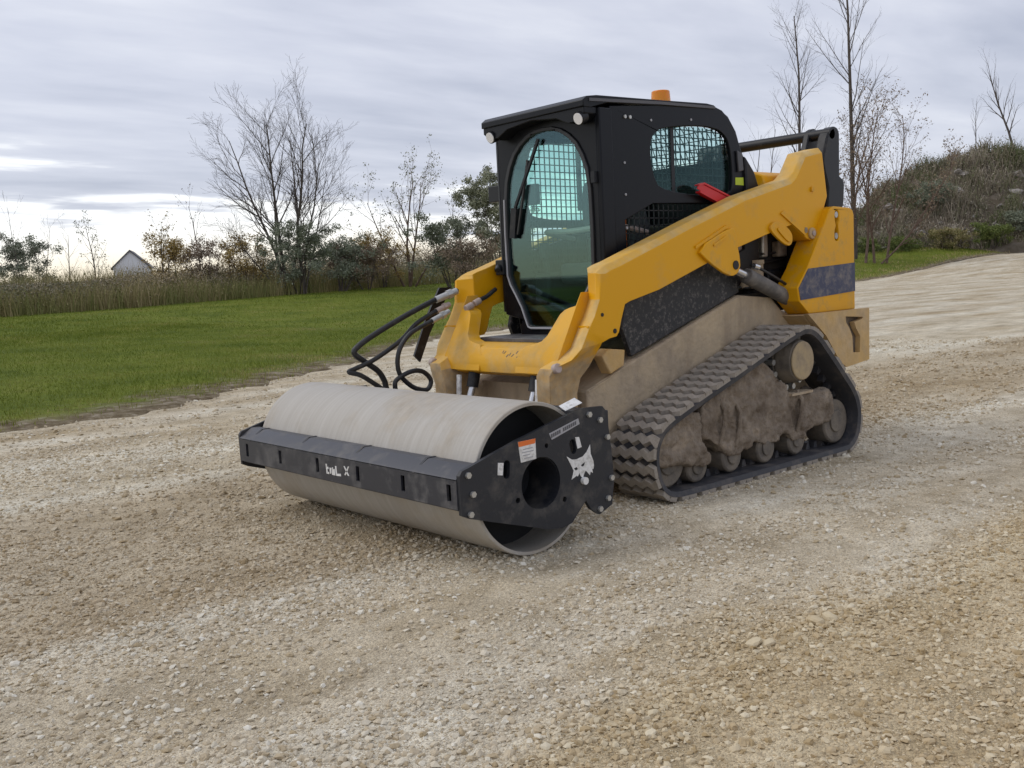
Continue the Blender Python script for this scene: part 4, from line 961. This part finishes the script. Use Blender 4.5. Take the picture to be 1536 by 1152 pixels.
# ---- trees
def grow(rng, stems, levels, mb_pts):
    """stems: list of (pos, dir, length, radius). levels: per level dict(n, len, ang, r, up, wob). Returns list of (points, radii) and twig tips"""
    segs = []; tips = []
    def branch(p, d, ln, r, lev):
        lv = levels[lev]; n = lv.get('seg', 4); pts = [Vector(p)]; rad_ = [r]; q = Vector(p); dd = Vector(d).normalized()
        for i in range(n):
            dd = (dd+Vector((rng.gauss(0,1),rng.gauss(0,1),rng.gauss(0,1)))*lv['wob']+Vector((0,0,1))*lv['up']).normalized()
            q = q+dd*(ln/n); pts.append(q.copy()); rad_.append(max(.0035, r*(1-(i+1)/n*.8)))
        segs.append((pts, rad_, lev))
        if lev+1 < len(levels):
            nl = levels[lev+1]; cnt = nl['n'] if isinstance(nl['n'], int) else rng.randint(*nl['n'])
            for k in range(cnt):
                t = nl.get('start',.25)+(1-nl.get('start',.25))*(k+rng.random())/cnt; t = min(t,.99)
                i = int(t*n); f = t*n-i; pos = pts[i].lerp(pts[min(i+1,n)], f); ax_ = (pts[min(i+1,n)]-pts[i]).normalized()
                perp = ax_.cross(Vector((rng.gauss(0,1),rng.gauss(0,1),rng.gauss(0,1)))).normalized(); an = nl['ang']*rng.uniform(.7,1.3)
                nd = ax_*math.cos(an)+perp*math.sin(an)
                rr = rad_[i]*nl['r']; branch(pos, nd, ln*nl['len']*rng.uniform(.6,1.15)*(1.15-.5*t*nl.get('taper',1)), rr, lev+1)
        else: tips.append((pts[-1].copy(), pts[len(pts)//2].copy()))
    for p,d,ln,r in stems: branch(p,d,ln,r,0)
    return segs, tips
def tree(name, label, cat, loc, stems, levels, seed, bark, leaves=None, group=None):
    rng = random.Random(seed); nr = np.random.default_rng(seed)
    root = empty(name, loc, label, cat, group); segs, tips = grow(rng, stems, levels, None)
    tr, br = MB(), MB()
    for pts, rd, lev in segs:
        (tr if lev == 0 else br).tube(pts, rd, 7 if lev == 0 else 4 if lev == 1 else 3, caps=False)
    for nm, mb in (('trunk',tr),('branches',br)):
        if mb.v: obj(nm, np_mesh_any(nm, mb), bark, root, sm=False)
    if leaves:
        m_, per, sz, spread = leaves; c = []
        for t,h in tips:
            for k in range(per): c.append((t.lerp(h, rng.random())+Vector((rng.gauss(0,spread),rng.gauss(0,spread),rng.gauss(0,spread))))[:])
        c = np.array(c); tone = np.clip(nr.normal(.5,.25,len(c)),0,1)
        V,F,T = leaf_quads(c, nr.uniform(sz*.6,sz*1.4,len(c)), nr, tone); obj('leaves', np_mesh('leaves',V,F,T), m_, root, sm=False)
    return root
def np_mesh_any(name, mb):
    return np_mesh(name, np.array([tuple(v) for v in mb.v]), np.array(mb.f))
def shrub(name, label, loc, rx, ry, h, seed, leafm, n=2600, sz=.085, lobes=9, stems=7, group=None, cat='shrub', bark=None):
    rng = random.Random(seed); nr = np.random.default_rng(seed); root = empty(name, loc, label, cat, group)
    mb = MB(); cs = []
    for k in range(stems):
        a = rng.uniform(0,6.28); e = Vector((math.cos(a)*rx*rng.uniform(.2,.8), math.sin(a)*ry*rng.uniform(.2,.8), h*rng.uniform(.6,1.02)))
        b_ = Vector((e.x*.2,e.y*.2,-.1)); mid = b_.lerp(e,.5)+Vector((rng.gauss(0,.1),rng.gauss(0,.1),0)); mb.tube([b_,mid,e],[.03,.018,.006],5,caps=False)
        for q in range(9):
            t = rng.uniform(.3,1); p = mid.lerp(e,t) if t > .5 else b_.lerp(mid,t*2)
            e2 = p+Vector((rng.gauss(0,.35)*rx,rng.gauss(0,.35)*ry,rng.uniform(.1,.45)*h*.5)); mb.tube([p,e2],[.010,.004],3,caps=False); cs.append((e2,.22))
    obj('stems', np_mesh_any('stems', mb), bark or BARK, root, sm=False)
    for k in range(lobes):
        a = rng.uniform(0,6.28); r = math.sqrt(rng.random())*.75; cs.append((Vector((math.cos(a)*rx*r, math.sin(a)*ry*r, h*rng.uniform(.25,.8))), rng.uniform(.28,.5)*min(rx,h*.5)))
    C_ = []; T_ = []
    n = int(n*4.2); sz *= .50
    for k in range(n):
        c, s_ = cs[rng.randrange(len(cs))]; d = Vector((rng.gauss(0,1),rng.gauss(0,1),rng.gauss(0,.8)))*s_*.55
        p = c+d
        if p.z < .02: continue
        C_.append(p[:]); T_.append(rng.gauss(.5,.22))
    C_ = np.array(C_); V,F,T = leaf_quads(C_, nr.uniform(sz*.5,sz*1.5,len(C_)), nr, np.clip(np.array(T_),0,1)); obj('foliage', np_mesh('foliage',V,F,T), leafm, root, sm=False)
    return root
def V3(x,y,z): return Vector((x,y,z))
# big many-stemmed bare tree left of the machine
RG = Vector((-.752,.659,0))      # towards the right-hand side of the view
def fan(spec, seed):
    rng = random.Random(seed); out = []
    for off, tilt, ln, r in spec:
        d = RG*math.sin(tilt)+Vector((0,0,1))*math.cos(tilt)+Vector((.65,.75,0))*rng.uniform(-.12,.12)
        out.append((RG*off+Vector((rng.uniform(-.2,.2),rng.uniform(-.2,.2),-.1)), d, ln, r))
    return out
BARE = [dict(wob=.09,up=.02,seg=7), dict(n=(10,13),len=.40,ang=.55,r=.55,wob=.10,up=.035,start=.30,seg=5,taper=.7), dict(n=(8,10),len=.50,ang=.52,r=.55,wob=.11,up=.03,start=.15,seg=4), dict(n=(4,6),len=.52,ang=.5,r=.6,wob=.12,up=.02,start=.15,seg=3)]
tree('bare_tree', 'large leafless grey tree with several stems fanning from one base, left background', 'tree', (-16.13,-33.73,.95), fan([(-.2,-.34,6.2,.06),(-.1,-.22,6.9,.08),(.0,-.09,7.2,.09),(.12,.0,6.9,.065),(.25,.06,7.2,.09),(.3,.16,6.7,.06),(.35,.34,5.4,.045),(-.25,-.58,3.6,.04)],1), BARE, 12, BARK)
shrub('olive_shrub', 'dark grey-green shrub at the foot of the large leafless tree', (-16.3,-33.2,.95), 1.6,1.3,2.6, 3, DOLIVE, 3000)
# sparse leafy small tree and silvery bush beside the cab
SP = [dict(wob=.08,up=.04,seg=5), dict(n=(7,9),len=.55,ang=.6,r=.5,wob=.1,up=.04,start=.25,seg=4), dict(n=(5,7),len=.5,ang=.6,r=.55,wob=.12,up=.03,start=.2,seg=3)]
tree('sparse_tree', 'small sparse tree with scattered olive leaves, between bare tree and cab', 'tree', (-22.72,-34.67,.98), fan([(-.2,-.45,4.4,.06),(0,-.1,5.2,.08),(.15,.22,5.0,.07),(.35,.55,4.2,.05)],4), SP, 21, BARKB, (OLIVE,9,.05,.10))
shrub('silver_bush', 'tall silvery olive bush just left of the cab', (-24.4,-29.9,.98), 1.7,1.6,4.7, 8, OLIVE, 5200, sz=.10, lobes=16, stems=12)
shrub('silver_bush', 'lower dark olive bush between the sparse tree and the tall silvery bush', (-22.6,-31.0,.98), 1.5,1.3,2.6, 9, DOLIVE, 3000, sz=.09, lobes=10)
# hedge shrubs along the back of the lawn, left to right
HS = [('russet_shrub','golden leaved shrub at the left edge of the picture',(-4.6,-43.5,.7),1.2,1.2,2.5,GOLD,1500),
 ('round_bush','rounded dark grey-green bush with bare poles rising from it, far left',(-8.66,-44.14,.68),1.7,1.5,2.9,DOLIVE,3600),
 ('russet_shrub','golden shrub right of the white gabled shed',(-11.6,-35.6,.9),.9,.9,2.5,GOLD,1100),
 ('russet_shrub','brown twiggy shrub around the thin leaning stem, left of the bare tree',(-13.4,-36.5,.9),1.3,1.2,2.2,BRN,1500),
 ('russet_shrub','golden brown shrub directly left of the bare tree',(-15.0,-35.2,.95),1.2,1.1,2.3,GOLD,1200),
 ('round_bush','grey-green shrub right of the bare tree base',(-18.4,-33.6,.96),1.4,1.2,2.2,DOLIVE,2200),
 ('russet_shrub','golden brown shrub under the sparse tree',(-21.6,-35.0,.98),1.6,1.3,2.5,GOLD,1500),
 ('russet_shrub','low brown shrub beside the right lift arm',(-22.2,-29.2,1.0),1.4,1.2,1.7,BRN,1800),
 ('round_bush','brown shrub between bare tree and sparse tree',(-19.9,-33.8,.97),1.4,1.2,1.9,BRN,2000)]
for k,(nm,lb,lc,rx,ry,h,mt,n) in enumerate(HS): shrub(nm, lb, lc, rx, ry, h, 40+k, mt, n, sz=.08, lobes=8)
POLE = [dict(wob=.04,up=.05,seg=6), dict(n=(9,12),len=.34,ang=.55,r=.45,wob=.08,up=.06,start=.25,seg=4), dict(n=(3,5),len=.45,ang=.55,r=.5,wob=.1,up=.04,start=.2,seg=3)]
def pole(label, loc, h, r, tilt, seed, leaves=None, nm='slender_tree', lv=POLE, bark=BARK):
    return tree(nm, label, 'tree', loc, [(Vector((0,0,-.2)), RG*math.sin(tilt)+Vector((0,0,1))*math.cos(tilt), h, r)], lv, seed, bark, leaves)
pole('thin leafless sapling rising above the rounded bush, far left', (-8.2,-43.6,.68), 4.9,.03,-.02,51)
pole('second thin sapling above the rounded bush, leaning right', (-9.0,-44.0,.68), 4.2,.025,.2,52)
pole('lone thin leafless tree left of the white shed', (-14.85,-58.72,.7), 4.6,.05,.02,53)
pole('small tree with a few leaves just left of the white shed', (-16.23,-57.53,.7), 5.0,.06,-.08,54,(OLIVE,10,.055,.10))
pole('thin leafless tree above the golden shrub right of the shed', (-11.37,-35.3,.9), 3.4,.04,.0,55,(GOLD,4,.04,.07))
pole('taller thin leafless stem left of the bare tree', (-14.0,-37.6,.9), 4.3,.045,-.03,56,(BRN,3,.035,.06))
pole('thin twiggy sapling close left of the bare tree', (-14.9,-36.9,.95), 3.0,.03,.05,57,(BRN,3,.035,.06))
TALL = [dict(wob=.025,up=.06,seg=9), dict(n=(26,30),len=.24,ang=.58,r=.35,wob=.07,up=.08,start=.2,seg=4), dict(n=(7,9),len=.45,ang=.6,r=.5,wob=.1,up=.04,start=.1,seg=3), dict(n=(2,3),len=.5,ang=.5,r=.6,wob=.1,up=.03,start=.2,seg=2)]
pole('tall slender leafless tree behind the cross tube, right of the cab', (-56.9,-35.7,1.0), 17.5,.17,.03,61,None,'tall_tree',TALL)
pole('tallest slender leafless tree reaching out of the picture behind the rear link', (-58.18,-31.93,1.0), 21.5,.19,.02,62,None,'tall_tree',TALL)
pole('thin bare stem seen between cab and lift arm', (-58.8,-40.68,1.0), 10.0,.08,.0,63)
pole('second thin bare stem seen between cab and lift arm', (-62.1,-41.8,1.0), 10.8,.08,.0,64)
CL = [dict(wob=.06,up=.03,seg=6), dict(n=(13,16),len=.36,ang=.5,r=.5,wob=.1,up=.05,start=.15,seg=4), dict(n=(8,11),len=.5,ang=.55,r=.5,wob=.12,up=.04,start=.1,seg=3)]
tree('brown_leaved_tree', 'brown leaved many-stemmed tree beside the mound, behind the rear upright', 'tree', (-57.0,-30.2,1.0), fan([(-1.2,-.10,9.5,.09),(-.2,.02,10.5,.10),(.5,.06,9.0,.09),(1.2,.16,10.2,.09),(1.0,.75,8.0,.07),(-1.8,-.2,7.0,.07)],7), CL, 71, BARKB, (BRN,6,.07,.12))
# ------------------------------------------------------------------ spoil mound with rubble and brush
MC = Vector((-79.2,-32.2)); FWD2 = Vector((-.655,-.756))
RG2 = Vector((-.752,.659))
def mound_h(u, w):
    prof = np.interp(u, [-18,-14,-11,-9,-7,-5,-2.5,0,2,4,8,14,18], [0,.8,2.9,4.9,6.2,7.2,8.0,8.5,8.4,7.9,6.2,2.4,0])
    f = math.exp(-(w/7.5)**2) if w > 0 else math.exp(-(w/6.)**2)
    return prof*f
def mound_pt(u, w):
    p = MC+RG2*u+FWD2*w; h = mound_h(u,w)
    h += (.5*mnoise.noise((u*.35,w*.35,1.))+.28*mnoise.noise((u*.9,w*.9,4.)))*min(1,h*.6)
    return Vector((p.x,p.y,.95+h-1.3*max(0,1-h*1.2)))
def build_mound():
    us = np.arange(-18,18.1,.4); ws = np.arange(-16,16.1,.5); v = [mound_pt(u,w)[:] for w in ws for u in us]; nx = len(us)
    f = [(j*nx+i,j*nx+i+1,(j+1)*nx+i+1,(j+1)*nx+i) for j in range(len(ws)-1) for i in range(nx-1)]
    mound = obj('spoil_mound', mesh('spoil_mound',v,f), mat('mound_soil', (.105,.085,.06), .95, col2=(.17,.145,.115), c2scale=1.2, spec=.1, bump=.05, bscale=3.), kind='structure')
    # concrete and rock pieces lying on it
    rk = mat('pale_rubble', (.36,.33,.30), .9, col2=(.24,.22,.20), c2scale=2., spec=.2); r = random.Random(9); ms = []
    for k in range(5):
        bm = bmesh.new(); bmesh.ops.create_icosphere(bm, subdivisions=2, radius=1.)
        for q in bm.verts:
            g = 1+.5*mnoise.noise(q.co*1.2+Vector((k*7,1,0))); q.co = Vector((q.co.x*g*1.3,q.co.y*g*.9,q.co.z*g*.5))
        me = bpy.data.meshes.new('rubble_piece'); bm.to_mesh(me); bm.free(); me.materials.append(rk); ms.append(me)
    for k in range(60):
        u = r.uniform(-12,6); w = r.uniform(-8,-2); p = mound_pt(u,w); o = bpy.data.objects.new('rubble_piece', ms[k%5]); COL.objects.link(o); o.parent = mound
        o.location = p+Vector((0,0,.08)); s = r.uniform(.12,.5); o.scale = (s,s,s); o.rotation_euler = (r.uniform(-.6,.6),r.uniform(-.6,.6),r.uniform(0,6.28))
    for k in range(26):                  # spilled pieces where the mound meets the yard
        u = r.uniform(-2,9); w = r.uniform(-12.5,-8.5); p = MC+RG2*u+FWD2*w; o = bpy.data.objects.new('rubble_piece', ms[k%5]); COL.objects.link(o); o.parent = mound
        s_ = r.uniform(.12,.45); o.location = (p.x,p.y,gravel_h(p.x,p.y)+.05*s_); o.scale = (s_,s_,s_); o.rotation_euler = (r.uniform(-.4,.4),r.uniform(-.4,.4),r.uniform(0,6.28))
    # brush over the mound
    rng = np.random.default_rng(31); n = 52000; u = rng.uniform(-17,16,n); w = rng.uniform(-9,5,n)
    B = np.array([mound_pt(a,b)[:] for a,b in zip(u,w)]); pat = np.array([mnoise.noise((a*.25,b*.25,9.)) for a,b in zip(u,w)]); pat2 = np.array([mnoise.noise((a*.7,b*.7,3.)) for a,b in zip(u,w)])
    k = rng.random(n) < .55+.9*pat2; B,pat,pat2 = B[k],pat[k],pat2[k]; m_ = len(B)
    hh = rng.uniform(.25,1.0,m_)*(.45+2.2*np.clip(pat2+.15,0,1))
    tone = np.clip(.45+.6*pat+rng.normal(0,.2,m_),0,1)
    V1,F1,T1 = blades(B, hh, rng.uniform(.03,.09,m_), np.full(m_,.4), rng, tone)
    c = np.repeat(B,2,0)+rng.normal(0,.18,(2*m_,3)); c[:,2] += np.repeat(hh,2)*rng.uniform(.2,1,2*m_)
    V2,F4,T2 = leaf_quads(c, rng.uniform(.04,.10,2*m_), rng, np.clip(np.repeat(tone,2)+rng.normal(0,.2,2*m_),0,1))
    F2 = np.concatenate([F4[:,[0,1,2]],F4[:,[0,2,3]]],0)
    MB_ = leafmat('mound_brush_tones', [(0,(.11,.14,.05)),(.3,(.19,.19,.11)),(.55,(.26,.225,.165)),(.8,(.32,.27,.215)),(1,(.44,.40,.32))])
    obj('mound_brush', np_mesh('mound_brush', np.concatenate([V1,V2]), np.concatenate([F1,F2+len(V1)]), np.concatenate([T1,T2,T2])), MB_, kind='stuff', sm=False, label='brown and grey-green brush covering the mound')
    return mound
build_mound()
E2 = [dict(wob=.05,up=.03,seg=6), dict(n=(10,13),len=.45,ang=.5,r=.5,wob=.08,up=.05,start=.3,seg=4), dict(n=(5,8),len=.45,ang=.5,r=.5,wob=.1,up=.04,start=.15,seg=3)]
tree('bare_tree', 'dark leafless tree on the mound at the right edge of the picture', 'tree', mound_pt(3.2,1.)[:], fan([(0,-.22,7.5,.12),(.4,.10,8.2,.12)],8), E2, 72, BARK)
pole('small leafless sapling on top of the mound', mound_pt(-.6,.5)[:], 4.5,.05,-.03,73)

for k,(u,w,rx,h,lb,mt) in enumerate(((-13.5,-8.5,1.6,1.6,'low green bush at the left foot of the mound beside the rear upright',GRN),(-10.2,-8.8,1.8,1.7,'yellow-green bush at the foot of the mound, second from the left',GRN),(-7.0,-8.8,1.7,1.6,'brown-green bush at the foot of the mound, third from the left',WEED),(-3.8,-9,1.6,1.8,'bright green bush at the foot of the mound near the right edge',GRN),(-1.0,-8,1.6,2.0,'grey-green bush low on the mound at the right edge',DOLIVE),(-6.5,-4.5,1.7,2.0,'dark bush half way up the left flank of the mound',DOLIVE))):
    p = MC+RG2*u+FWD2*w; shrub('mound_bush', lb, (p.x,p.y,max(.75+rise(p.x,p.y)*.3,mound_pt(u,w).z-.1)), rx, 1.3, h, 80+k, mt, 1800, sz=.12, lobes=8)

# ------------------------------------------------------------------ white shed far off
def build_shed():
    ang = 2.70; root = empty('white_shed', (-66.6,-186.2,1.0), 'small white gabled shed far off beyond the weeds, left background', 'shed'); root.rotation_euler = (0,0,ang)
    ww = mat('white_siding', (.80,.81,.84), .6); rm = mat('dark_roof', (.12,.12,.13), .6)
    w, d, e, r = 3.1, 9., 5.7, 8.6
    obj('wall', prism([(-w,0),(w,0),(w,e),(0,r),(-w,e)], -d/2, d/2).me('wall'), ww, root, sm=False)
    for sg in (-1,1): obj('roof_slope', prism([(0,r+.02),(0,r+.3),(sg*(w+.45),e-.1),(sg*(w+.45),e-.38)], -d/2-.3, d/2+.3).me('roof_slope'), rm, root, sm=False)
build_shed()
# dark brush line in front of the shed
def brush():
    rng = np.random.default_rng(77); n = 26000
    t = rng.random(n); a = np.array([(-4.0,-60.),(-17.,-60.)]); x = a[0,0]+(a[1,0]-a[0,0])*t*1.5+rng.normal(0,1.,n); y = -60+rng.normal(0,1.6,n)+t*8
    z = .75+np.minimum(np.abs(rng.normal(0,1,n)),1.7)*.50*(.7+.5*np.sin(t*9)**2)
    V,F,T = leaf_quads(np.stack([x,y,z],1), rng.uniform(.04,.10,n), rng, np.clip(rng.normal(.45,.25,n),0,1))
    obj('brush_line', np_mesh('brush_line',V,F,T), leafmat('dark_brush', [(0,(.06,.05,.042)),(.6,(.12,.10,.085)),(1,(.21,.175,.145))]), kind='stuff', sm=False, label='dark line of far brush below the shed')
    rng = np.random.default_rng(78); n = 170000; s = rng.uniform(8,62,n); q = rng.uniform(20.5,27,n); x = E0.x+DD.x*s+NN.x*q; y = E0.y+DD.y*s+NN.y*q
    pat = np.array([mnoise.noise((a*.3,b*.3,5.)) for a,b in zip(s,q)]); z = 1.0+rng.random(n)**1.25*np.clip(.90+1.0*np.clip((s-25)/4,0,1)+1.5*pat*np.clip((s-22)/5,.2,1),.3,3.2)
    V,F,T = leaf_quads(np.stack([x,y,z],1), rng.uniform(.025,.06,n), rng, np.clip(.5+.6*pat+rng.normal(0,.2,n),0,1))
    obj('hedgerow_brush', np_mesh('hedgerow_brush',V,F,T), leafmat('hedge_tones', [(0,(.15,.16,.10)),(.4,(.24,.21,.145)),(.75,(.32,.265,.19)),(1,(.44,.35,.20))]), kind='stuff', sm=False, label='tangled brown hedgerow brush behind the weeds')
brush()
